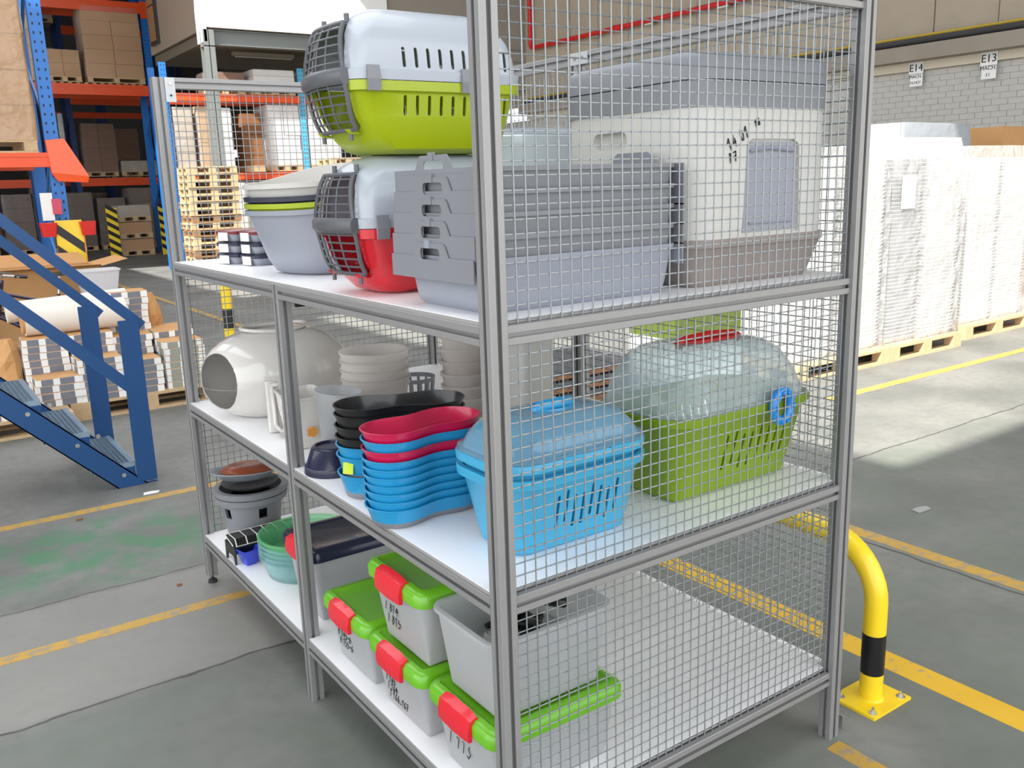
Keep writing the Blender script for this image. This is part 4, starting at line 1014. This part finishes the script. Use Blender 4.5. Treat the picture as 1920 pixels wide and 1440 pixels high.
for (x, y, n_, kx, where) in stacks:
    for i in range(n_):
        o = fbp[kx]
        lc = (x+random.uniform(-.008, .008), y+random.uniform(-.006, .006), .144+i*.0575)
        lb = f'flat white-ended carton, {["bottom","2nd","3rd","4th","5th","6th","7th","8th","9th","10th","11th","12th","13th","14th"][i]} layer, {where}'
        if not used[kx]: o.location = lc; o['label'] = lb; o['group'] = 'flat cartons behind the stairs'; used[kx] = True
        else: dup(o, lc, random.uniform(-.04, .04), lb, 'flat cartons behind the stairs')
ro = thing('paper_roll', 'big white paper roll lying on the flat cartons behind the stairs', 'paper roll', (.27, 6.72, .144+9*.0575+.125))
MB().tube([(-.42, 0, 0), (.36, 0, 0)], .125, 28).build('roll_body', mat('warm_white_paper', (226, 218, 208), .7, var=.04), ro, smooth=50)
MB().tube([(-.44, 0, 0), (-.40, 0, 0)], .105, 20).build('roll_core', CARD, ro, smooth=50)
MB().tube([(-.52, .18, .06), (.42, .18, .10)], .085, 24).build('roll_body', mat('warm_white_paper', (226, 218, 208), .7), ro, smooth=50)
for i, (x, y, z, s_, lb) in enumerate(((-.30, 6.72, .40, .17, 'crumpled brown paper at the left end of the white roll'), (.92, 7.05, .70, .13, 'crumpled brown paper behind the tall pile of cartons'))):
    mb = MB(); rings = []
    for k in range(7):
        u = k/6; rings.append([(s_*(.4+.8*math.sin(PI*u))*math.cos(a)*(1+random.uniform(-.2, .2))*.6, s_*(.4+.6*math.sin(PI*u))*math.sin(a)*(1+random.uniform(-.2, .2))*.6, s_*3*(u-.5)) for a in [2*PI*q/10 for q in range(10)]])
    mb.loft(rings); o = mb.build('crumpled_paper', CARD, None, loc=(x, y, z)); tag(o, lb, 'paper')
# ---- bicycle --------------------------------------------------------------------------------
bi = thing('bicycle', 'dark bicycle with white crate and silver front basket behind the paper roll', 'bicycle', (.25, 8.7, 0))
def wheel(x):
    w_ = MB().tube([(x+.335*math.cos(a), 0, .345+.335*math.sin(a)) for a in [2*PI*k/40 for k in range(40)]], .018, 8, closed=True).build('tyre', RUB, bi, smooth=True)
    sp = MB().tube([(x+.315*math.cos(a), 0, .345+.315*math.sin(a)) for a in [2*PI*k/32 for k in range(32)]], .009, 6, closed=True)
    for k in range(20):
        a = 2*PI*k/20; sp.tube([(x, 0, .345), (x+.31*math.cos(a), 0, .345+.31*math.sin(a))], .0012, 4, caps=False)
    sp.tube([(x, -.04, .345), (x, .04, .345)], .025, 10); sp.build('spoked_rim', STEELB, w_, smooth=True)
    MB().tube([(x+.375*math.cos(a), 0, .345+.375*math.sin(a)) for a in [PI*(.0+k/14) for k in range(15)]], .022, 8, flat=.4).build('mudguard', DGREY, bi, smooth=True)
wheel(.55); wheel(-.50)
fr = MB()
BBr = (.08, 0, .30); ST = (-.02+.1, 0, .80); HT = (-.36, 0, .85); HB = (-.40, 0, .62); RH = (.55, 0, .345); FH = (-.50, 0, .345)
for a, c, r in ((BBr, (.16, 0, .80), .018), (BBr, HB, .02), ((.14, 0, .70), HT, .017), (BBr, RH, .010), ((.16, 0, .76), RH, .009), (HB, FH, .012), (HB, (-.33, 0, .98), .018)): fr.tube([a, c], r, 10)
fr.build('bicycle_frame', mat('dark_purple_paint', (46, 30, 62), .3, coat=.4), bi, smooth=True)
MB().tube([(.16, 0, .78), (.19, 0, .98)], .012, 8).build('seat_post', STEELB, bi, smooth=True)
MB().loft([[(.06, -.02, .985), (.06, .02, .985), (.06, .015, 1.01), (.06, -.015, 1.01)], [(.18, -.05, .98), (.18, .05, .98), (.18, .04, 1.02), (.18, -.04, 1.02)], [(.33, -.10, .99), (.33, .10, .99), (.33, .08, 1.04), (.33, -.08, 1.04)]]).build('saddle', BLACKP, bi, smooth=60)
MB().tube([(-.20, -.28, 1.02), (-.33, -.24, 1.04), (-.37, -.06, 1.0), (-.37, .06, 1.0), (-.33, .24, 1.04), (-.20, .28, 1.02)], .012, 8).build('handlebar', STEELB, bi, smooth=True)
MB().tube([(-.13, -.285, 1.015), (-.24, -.265, 1.03)], .018, 8).build('grip', BLACKP, bi, smooth=True)
rk = MB()
for y in (-.06, 0, .06): rk.tube([(.28, y, .74), (.78, y, .74)], .006, 6)
rk.tube([(.30, -.07, .74), (.55, -.07, .36)], .005, 6).tube([(.74, -.07, .74), (.55, -.07, .36)], .005, 6).build('luggage_rack', BLACKP, bi, smooth=True)
MB().box(.80, .84, -.03, .03, .66, .74).build('rear_light', REDP, bi)
MB().tube([(.08, -.06, .30), (.08, .06, .30)], .09, 16).build('chainring', STEELB, bi, smooth=True)
cr = thing('white_crate', 'white translucent plastic crate strapped on the bicycle rack', 'crate', (.80, 8.7, .76))
tub(.40, .30, .02, .26, .005, .04, .012, .015, 3, .01).build('crate_body', mat('white_crate_plastic', (232, 230, 232), .5, tl=.3), cr, smooth=40)
fb = thing('front_basket', 'silver wrapped basket on the bicycle handlebar at the left edge', 'basket', (-.33, 8.62, .62))
tub(.36, .28, .03, .34, .006, .04, .015, .02, 4, .01).build('basket_body', mat('crinkled_silver', (200, 200, 200), .25, .6, bump=1, bscale=30), fb, smooth=40)
# ---- open carton behind the bicycle -------------------------------------------------------------
oc = thing('open_carton', 'large open cardboard box with flaps behind the bicycle', 'cardboard box', (.42, 9.5, 0))
for nm_, b in (('carton_wall', (-.62, .50, -.40, -.392, .0, 1.02)), ('carton_wall', (-.62, .50, .392, .40, 0, 1.02)), ('carton_wall', (-.62, -.612, -.4, .4, 0, 1.02)), ('carton_wall', (.492, .50, -.4, .4, 0, 1.02)), ('carton_floor', (-.61, .49, -.39, .39, 0, .01))):
    MB().box(*b).build(nm_, CARD, oc)
MB().loft([[(-.60, .40, 1.02), (.50, .40, 1.02), (.50, .408, 1.02), (-.60, .408, 1.02)], [(-.60, .62, 1.15), (.46, .62, 1.13), (.46, .625, 1.125), (-.60, .625, 1.145)]]).build('carton_flap', CARD, oc)
MB().loft([[(-.62, -.40, 1.02), (.50, -.40, 1.02), (.50, -.408, 1.02), (-.62, -.408, 1.02)], [(-.60, -.55, 1.06), (.48, -.55, 1.055), (.48, -.555, 1.05), (-.60, -.555, 1.055)]]).build('carton_flap', CARD, oc)
MB().loft([[(.50, -.38, 1.02), (.50, .38, 1.02), (.508, .38, 1.02), (.508, -.38, 1.02)], [(.80, -.30, 1.08), (.80, .34, 1.09), (.802, .34, 1.085), (.802, -.30, 1.075)]]).build('carton_flap', CARD, oc)
MB().box(-.6, .48, -.403, -.4005, .60, .61).build('carton_seam', CARDD, oc)
lb_ = thing('loose_cardboard', 'torn cardboard sheets leaning at the left behind the stairs', 'cardboard', (-.16, 7.3, 0), .3)
MB().box(-.18, .18, -.01, .0, 0, .55).xf(Matrix.Rotation(-.25, 4, 'X')).build('cardboard_sheet', CARD, lb_)
MB().box(-.30, -.02, -.04, -.03, 0, .42).xf(Matrix.Rotation(-.2, 4, 'X')).build('cardboard_sheet', CARDD, lb_)
# ================================================================ PALLET RACKS
def upright(parent, x, y, z1, m, w_=.11, z0=0, d=.07, holes=True, z2=None):
    MB().box(x-w_/2, x+w_/2, y, y+d, z0, z1).build('upright', m, parent)
    if holes:
        h = MB(); z = max(z0, .3)
        while z < z1:
            for s in (-1, 1): h.box(x+s*w_*.24-.008, x+s*w_*.24+.008, y-.0012, y+.002, z, z+.030)
            z += .10
        h.build('upright_holes', INK, parent, stuff=True)
def beam(parent, x0, x1, y, z1, h=.14, m=ORG):
    b = MB().box(x0, x1, y, y+.05, z1-h, z1).box(x0, x1, y-.012, y, z1-h*.98, z1-h*.72).box(x0, x1, y-.012, y, z1-h*.28, z1-h*.02)
    return b.build('beam', m, parent)
def frame(parent, x, y, depth, z1, m, w_=.11):
    upright(parent, x, y, z1, m, w_); upright(parent, x, y+depth, z1, m, w_, holes=False)
    mb = MB(); z = .4; s = 0
    while z+1.1 < z1:
        mb.tube([(x, y+.07, z if s % 2 == 0 else z+1.0), (x, y+depth, z+1.0 if s % 2 == 0 else z)], .022, 6); z += 1.05; s += 1
    mb.build('frame_brace', m, parent)
def load(x0, x1, y0, y1, z, z1, m, label, cat='wrapped load', wrap=True, film=None, nx=2, nz=4, grp='loads on the pallet racks', pal=True, nm='pallet_load'):
    """palletised cartons; each visible carton is a part, a film sleeve around them"""
    t = thing(nm, label, cat, ((x0+x1)/2, (y0+y1)/2, z), 0, grp); W2 = x1-x0; D = y1-y0
    if pal:
        mb = MB()
        for i in (-1, 0, 1):
            mb.box(i*(W2-.15)/2-.07, i*(W2-.15)/2+.07, -D/2, D/2, .02, .12)
        mb.box(-W2/2, W2/2, -D/2, D/2, .12, .144); mb.box(-W2/2, W2/2, -D/2, -D/2+.1, 0, .022); mb.build('pallet_base', WOOD, t)
    zz = .144 if pal else 0; hh = (z1-z-zz)/nz
    for i in range(nx):
        for k in range(nz):
            piece("carton", W2/nx-.012, D-.04+random.choice((0, .01)), hh-.008, m, t, (-W2/2+W2/nx*(i+.5)+random.uniform(-.008, .008), random.uniform(-.012, .012), zz+k*hh))
    if wrap:
        n_ = 3; rings = []
        for k in range(9):
            f = k/8; rings.append([(x+random.uniform(-.012, .012), y+random.uniform(-.012, .012), zz+f*(z1-z-zz)+ (0 if k in (0, 8) else random.uniform(-.02, .02))) for x, y in rr(W2+.03-.04*(k == 8), D+.03, .05, n_)])
        MB().loft(rings, False, True).build('stretch_film', film or FILM, t, smooth=70)
    return t
FILM2 = mat('crumpled_film', (214, 184, 150), .14, alpha=.40, bump=1, bscale=4, coat=1, bd=.12)
# near left rack (one end visible)
r0 = thing('pallet_rack', 'near blue and orange pallet rack cut by the left edge', 'pallet rack', (0, 10.5, 0))
frame(r0, .82, 0, 1.35, 6.5, RBLUE, .15)
frame(r0, -1.95, 0, 1.35, 6.5, RBLUE, .15)
beam(r0, -1.9, .76, -.05, 2.28, .165); beam(r0, -1.9, .76, 1.3, 2.28, .165); beam(r0, -1.9, .76, -.05, 4.9, .165)
MB().loft([[(.74, -.07, 2.42), (.94, -.07, 2.44), (.94, .0, 2.44), (.74, 0, 2.42)], [(.76, -.09, 2.05), (1.16, -.09, 2.00), (1.16, .0, 2.0), (.76, 0, 2.05)], [(.82, -.07, 1.95), (1.14, -.07, 1.93), (1.14, .0, 1.93), (.82, 0, 1.95)]]).build('beam_end_guard', mat('bright_orange', (244, 92, 42), .4, coat=.3), r0)
MB().box(.60, .73, -.06, -.05, 1.50, 1.82).build('rack_document', PAPER, r0)
MB().box(.715, .815, -.08, -.07, 1.57, 1.75).build('rack_document', PINK, r0)
gd = thing('column_guard', 'yellow and black striped column guard at the foot of the near left rack', 'column guard', (.81, 10.2, 0))
MB().box(-.13, .16, -.01, .01, 0, 1.50).build('guard_plate', YEL, gd)
for k in range(5):
    z = .05+k*.26; MB().prism([(-.13, z+.27), (-.13, z+.39), (.16, z+.14), (.16, z+.02)], 0, .003, plane_M((0, -.0105, 0), (1, 0, 0), (0, 0, 1))).build('black_stripe', BLK, gd)
MB().box(.16, .175, -.01, .16, 0, 1.32).build('guard_side', mat('amber_paint', (240, 150, 30), .4), gd)
for x in (-.25, .17): MB().loft([R(rr(.14, .14, .02, 3, x+.05, -.0), 1.32), R(rr(.18, .17, .02, 3, x+.05, -.0), 1.48)]).build('red_tray', REDP, gd)
load(-.62, .66, 10.45, 11.5, 2.28, 4.75, WRAP, 'tall shrink-wrapped load on the near rack at the upper left corner', nx=1, nz=6, grp=None, film=FILM2)
load(-1.9, -.72, 10.45, 11.5, 2.28, 4.3, WRAP, 'shrink-wrapped load on the near rack beyond the left edge', nx=1, nz=5, grp=None)
load(-1.6, -.35, 10.6, 11.5, .0, 1.6, WRAPD, 'dark wrapped load on the floor inside the near left rack', nx=2, nz=4, grp=None)
# main far rack
r1 = thing('pallet_rack', 'tall blue and orange pallet rack at the left, right upright next to the rack post', 'pallet rack', (0, 27, 0))
frame(r1, 6.17, 0, 1.1, 8.6, RBLUE, .20); frame(r1, 2.9, 0, 1.1, 8.6, RBLUED, .2); frame(r1, -.4, 0, 1.1, 8.6, RBLUED, .2)
for z in (4.86, 7.12):
    for y in (-.05, 1.05):
        beam(r1, 3.0, 6.07, y, z, .30); beam(r1, -.3, 2.8, y, z, .30)
for z in (4.86, 7.12): MB().box(6.06, 6.28, -.065, -.05, z-.42, z+.04).build('beam_connector', ORG, r1)
for k in range(14): MB().box(3.1+k*.21, 3.2+k*.21, .0, 1.05, 4.86, 4.90).build('slat', WOOD, r1)
load(4.45, 6.0, 26.95, 28.0, 4.9, 6.95, CARD, 'tall wrapped load of brown cartons, right bay of the far rack', nx=2, nz=5)
load(3.42, 4.30, 26.95, 27.9, 4.9, 5.75, CARD, 'low load of four brown cartons next to the tall one in the far rack', nx=2, nz=2)
load(3.02, 3.35, 26.95, 28.0, 4.9, 7.0, WRAP, 'narrow wrapped load just right of the near blue upright', nx=1, nz=5)
load(3.5, 4.9, 26.95, 28.0, 7.16, 8.6, WRAPG, 'grey wrapped load on the top level of the far rack', nx=2, nz=3)
load(1.2, 2.7, 26.95, 28.0, 4.9, 6.8, WRAP, 'wrapped load in the left bay of the far rack', nx=2, nz=4)
gx = 4.62
for x, nm_ in ((4.55, 'left'), (6.0, 'right')):
    g_ = thing('column_guard', f'tall yellow and black striped guard, {nm_} of the pair under the far rack', 'column guard', (x, 26.6, 0))
    MB().box(-.15, .15, -.01, .01, 0, 1.42).build('guard_plate', YEL, g_)
    for k in range(6): MB().prism([(-.15, .05+k*.24+.17), (-.15, .05+k*.24+.29), (.15, .05+k*.24+.10), (.15, .05+k*.24-.02)], 0, .003, plane_M((0, -.0105, 0), (1, 0, 0), (0, 0, 1))).build('black_stripe', BLK, g_)
for k, (m_, z) in enumerate(((CARD, 0), (CARD, .50), (WRAPG, 1.0))):
    load(4.85, 5.75, 27.1, 28.0, z, z+.48, m_, f'floor load of cartons between the striped guards, {["bottom", "middle", "top"][k]} of three', nx=1, nz=1)
# second rack row behind
r2 = thing('pallet_rack', 'darker pallet rack row standing behind the far rack', 'pallet rack', (0, 31.5, 0))
for x in (.6, 3.9, 4.65, 7.4): frame(r2, x, 0, 1.1, 8.6, RBLUED, .16)
for z in (2.35, 4.95, 7.1): beam(r2, .7, 3.85, -.05, z, .26); beam(r2, 4.7, 7.35, -.05, z, .26)
load(3.5, 4.4, 31.4, 32.4, 5.0, 5.5, WRAPG, 'flat wrapped pallet in the second rack row', nx=1, nz=1)
load(2.5, 3.3, 31.4, 32.4, 5.0, 5.5, WRAPG, 'second flat wrapped pallet in the row behind', nx=1, nz=1)
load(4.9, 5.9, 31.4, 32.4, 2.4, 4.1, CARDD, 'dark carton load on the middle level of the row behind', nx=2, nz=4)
load(6.0, 7.2, 31.4, 32.4, 2.4, 2.9, WRAPG, 'low grey wrapped load beside the dark carton load', nx=2, nz=1)
load(3.6, 4.5, 31.4, 32.4, 7.15, 8.3, WRAPG, 'wrapped load on the top level of the row behind', nx=1, nz=2)
load(3.4, 4.4, 31.4, 32.4, 5.55, 6.4, WRAP, 'wrapped cartons with paper label in the row behind', nx=1, nz=2)
for x, m_ in ((4.0, WRAPW), (4.22, WRAPW)):
    load(x, x+.16, 31.3, 32.0, 2.4, 4.4, m_, 'narrow white stack standing on the middle level of the row behind', nx=1, nz=7)
for x, z1_ in ((1.2, 2.0), (2.3, 1.9), (3.2, 2.1), (4.1, 1.9), (5.1, 1.7), (6.1, 2.0), (7.2, 1.8)):
    load(x, x+.85, 31.3, 32.3, 0, z1_, WRAPD, f'dark wrapped load on the floor of the second row, {["leftmost", "second from left", "third from left", "middle one", "third from right", "second from right", "rightmost"][int(round(x-1.2))]}', nx=1, nz=4)
r4 = thing('pallet_rack', 'third blue rack row deep in the dark end of the hall', 'pallet rack', (0, 37, 0))
for x in (-2, 1.2, 4.6, 6.8, 9.8): frame(r4, x, 0, 1.1, 8.6, RBLUED, .16)
for z in (2.4, 4.9): beam(r4, -2, 9.7, -.05, z, .22)
for i in range(8): load(-1.6+i*1.4, -.5+i*1.4, 36.9, 37.9, 0 if i % 2 else 2.45, 1.9 if i % 2 else 4.3, WRAPD if i % 3 else CARDD, 'dim load in the third rack row', nx=1, nz=3)
# rack under the mezzanine
q_ = .902
def qx(v): return -1.005+(v+1.005)*q_
def qy(v): return -1.534+(v+1.534)*q_
def qz(v): return 0 if v == 0 else 1.765+(v-1.765)*q_
def load3(x0, x1, y0, y1, z, z1, m, label, **k): return load(qx(x0), qx(x1), qy(y0), qy(y1), qz(z), qz(z1), m, label, **k)
r3 = thing('pallet_rack', 'sunlit orange and pale blue rack under the mezzanine, seen through the mesh', 'pallet rack', (0, qy(22), 0))
for x, m_ in ((5.21, RBLUE), (8.72, RCYAN)): frame(r3, qx(x), 0, 1.0, qz(4.88), m_, .14)
for z in (2.24, 4.17):
    for y in (-.05, .95): beam(r3, qx(5.28), qx(8.64), y, qz(z), .16); beam(r3, qx(8.8), qx(9.75), y, qz(z), .16)
load3(5.33, 5.80, 22.02, 23.0, 2.26, 3.85, WRAPG, 'pale wrapped load at the left behind the corner plate', nx=1, nz=4, grp='loads under the mezzanine')
load3(5.92, 6.32, 22.02, 23.0, 2.26, 3.88, WRAP, 'narrow pale load between two gaps left of the steel column', nx=1, nz=5, grp='loads under the mezzanine')
load3(6.5, 6.78, 22.02, 23.0, 2.26, 3.85, WRAPW, 'white narrow load right of the steel column', nx=1, nz=4, grp='loads under the mezzanine')
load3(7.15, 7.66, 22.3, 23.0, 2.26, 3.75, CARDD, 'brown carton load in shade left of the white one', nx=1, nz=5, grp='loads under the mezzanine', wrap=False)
load3(7.72, 8.60, 22.0, 23.0, 2.26, 3.95, WRAPW, 'bright white wrapped load left of the pale blue upright', nx=2, nz=4, grp='loads under the mezzanine')
load3(8.85, 9.75, 22.0, 23.0, 2.26, 3.95, WRAPW, 'bright wrapped load right of the pale blue upright', nx=2, nz=4, grp='loads under the mezzanine')
load3(7.45, 8.55, 22.0, 23.0, 4.19, 4.82, WRAPW, 'bright white load on the upper level under the mezzanine', nx=1, nz=3, grp='loads under the mezzanine')
load3(8.85, 9.7, 22.0, 23.0, 4.19, 4.82, WRAPW, 'pale load on the upper level right of the bright one', nx=1, nz=3, grp='loads under the mezzanine')
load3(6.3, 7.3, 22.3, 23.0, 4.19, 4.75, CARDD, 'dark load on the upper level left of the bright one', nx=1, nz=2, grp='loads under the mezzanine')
load3(6.6, 7.3, 21.9, 23.0, .0, 2.0, WRAPW, 'white wrapped load on the floor under the orange beam', nx=1, nz=5, grp='loads under the mezzanine')
load3(7.5, 8.5, 22.0, 23.0, .0, 1.9, WRAP, 'wrapped load on the floor below the brown carton load', nx=1, nz=4, grp='loads under the mezzanine')
load3(8.9, 9.9, 22.0, 23.0, .0, 1.8, WRAPW, 'pale wrapped load on the floor below the pale blue upright', nx=1, nz=4, grp='loads under the mezzanine')
# stacks of empty pallets
for i in range(16):
    m_ = WOOD if random.random() < .7 else WOODD
    pallet(4.92+random.uniform(-.02, .02), 18.35+random.uniform(-.02, .02), i*.144, 'empty pallet in the tall pallet stack seen through the far mesh', m_, 1.05, .8, random.uniform(-.02, .02), 'stack of empty pallets behind the mesh', parts=(i >= 6))
for i in range(17):
    pallet(8.05, 18.3, i*.144, 'empty pallet in the second stack seen left of the lime carrier', WOOD, .9, .8, random.uniform(-.02, .02), 'second stack of empty pallets', parts=False)
cb = thing('brown_carton', 'plain brown carton in front of the empty pallet stack', 'cardboard box', (4.66, 15.9, 0))
MB().box(-.28, .28, -.2, .2, 0, .9).build('carton_body', CARDD, cb); MB().box(-.28, .28, -.004, .004, .9, .903).build('carton_tape', CARD, cb)

# ================================================================ WRAPPED TRAY STACKS AT THE RIGHT WALL
TRAYW = mat('white_tray', (246, 245, 241), .45, tl=.1, var=.03); TRAYG = mat('grey_white_tray', (196, 196, 196), .45); TRAYY = mat('yellow_print', (224, 220, 150), .5)
def tray_mesh(w_, d, nm_, m):
    mb = tub(w_, d, .03, .055, .003, .03, .006, .006, 3, .006); me = mb.mesh(nm_); me.materials.append(m)
    me.polygons.foreach_set('use_smooth', [True]*len(me.polygons)); me.set_sharp_from_angle(angle=.7); return me
cols_ = [(5.60, 3.62, .52, .50, TRAYW, 'leftmost wrapped column by the rack post'), (6.28, 3.62, .60, .50, TRAYW, 'wrapped column with the yellow stripe beside the rack post'),
         (6.93, 3.60, .50, .46, TRAYG, 'greyer column carrying the paper sheet'), (7.50, 3.58, .58, .50, TRAYW, 'bright column right of the paper sheet'),
         (8.55, 3.75, .60, .50, TRAYW, 'column on the third pallet'), (9.20, 3.75, .60, .50, TRAYW, 'far right column at the picture edge')]
for (x, y, w_, d, m_, where) in cols_:
    me = tray_mesh(w_, d, 'tray_shell', m_)
    for i in range(48):
        o = bpy.data.objects.new('white_tray', me); COL.objects.link(o); o.location = (x+random.uniform(-.004, .004), y, .146+i*.0355)
        tag(o, f'white plastic tray nested in the {where}', 'tray', f'trays in the {where}')
for x, y, L2, lb in ((5.95, 3.66, 1.36, 'pallet under the tray columns next to the rack post'), (7.25, 3.66, 1.22, 'middle pallet under the wrapped tray columns'), (8.88, 3.80, 1.36, 'right pallet under the wrapped tray columns')):
    pallet(x, y, 0, lb, WOOD, L2, .8)
for (x0, x1, y0, y1, z0, z1, lb) in ((5.3, 6.62, 3.33, 3.95, .15, 2.0, 'stretch film around the tray columns next to the rack post'), (6.66, 7.86, 3.31, 3.95, .15, 2.06, 'stretch film around the tray columns with the paper sheet'), (8.22, 9.55, 3.46, 4.1, .15, 1.99, 'stretch film around the right tray columns')):
    rings = []
    for k in range(12):
        f = k/11; s_ = (.02 if k < 10 else -.05*(k-9))
        rings.append([(x+random.uniform(-.01, .01), y+random.uniform(-.01, .01), z0+f*(z1-z0)) for x, y in rr(x1-x0+s_, y1-y0+s_, .06, 4, (x0+x1)/2, (y0+y1)/2)])
    o = MB().loft(rings, False, True).build('stretch_film', mat('tray_film', (240, 240, 240), .15, alpha=.12, bump=.9, bscale=9, bd=.05), None, smooth=70); tag(o, lb, 'plastic film')
o = MB().box(-.11, .11, -.001, .001, 0, .30).build('paper_sheet', PAPER, None, loc=(6.80, 3.285, 1.42)); tag(o, 'white paper sheet taped on the greyer wrapped column', 'paper')
fbg = thing('film_bag', 'crumpled clear film bags heaped behind the wrapped tray columns', 'plastic film', (9.45, 4.95, 0))
rings = []
for k in range(8):
    f = k/7; rings.append([(x+random.uniform(-.04, .04), y+random.uniform(-.04, .04), f*2.30) for x, y in rr(1.7-.2*f, .7, .1, 5)])
MB().loft(rings).build('bag_body', mat('grey_film', (178, 184, 192), .2, alpha=.7, bump=.9, bscale=7), fbg, smooth=70)
ab = thing('amber_box', 'amber cardboard box standing behind the film at the right edge', 'cardboard box', (11.5, 4.9, 0))
MB().box(-.45, .6, -.25, .25, 0, 2.28).build('box_body', CARD, ab); MB().box(-.45, .6, -.252, -.25, 1.13, 1.15).build('box_tape', mat('amber_tape', (210, 170, 120), .3), ab)
# things lying low beyond the rack, seen through the mesh of shelf 2
lr = thing('low_carton', 'green and white carton on the floor beyond the rack, seen above the green cage', 'carton', (3.9, 3.25, 0))
MB().box(-.35, .35, -.25, .25, 0, .62).build('carton_body', PAPER, lr); MB().box(-.34, .34, -.24, .24, .62, .80).build('carton_top_goods', mat('olive_goods', (84, 100, 26), .6), lr)
pallet(3.1, 3.9, 0, 'pallet with dark frames on the floor behind the green cage', WOODD)
lf2 = thing('frame_stack', 'stack of grey metal frames on the pallet behind the green cage', 'frames', (3.1, 3.9, .146))
for i in range(6): MB().box(-.55, .55, -.36, .36, i*.05, i*.05+.03).build('flat_frame', DGREY if i % 2 else CARDD, lf2)
bpy.context.view_layer.update()
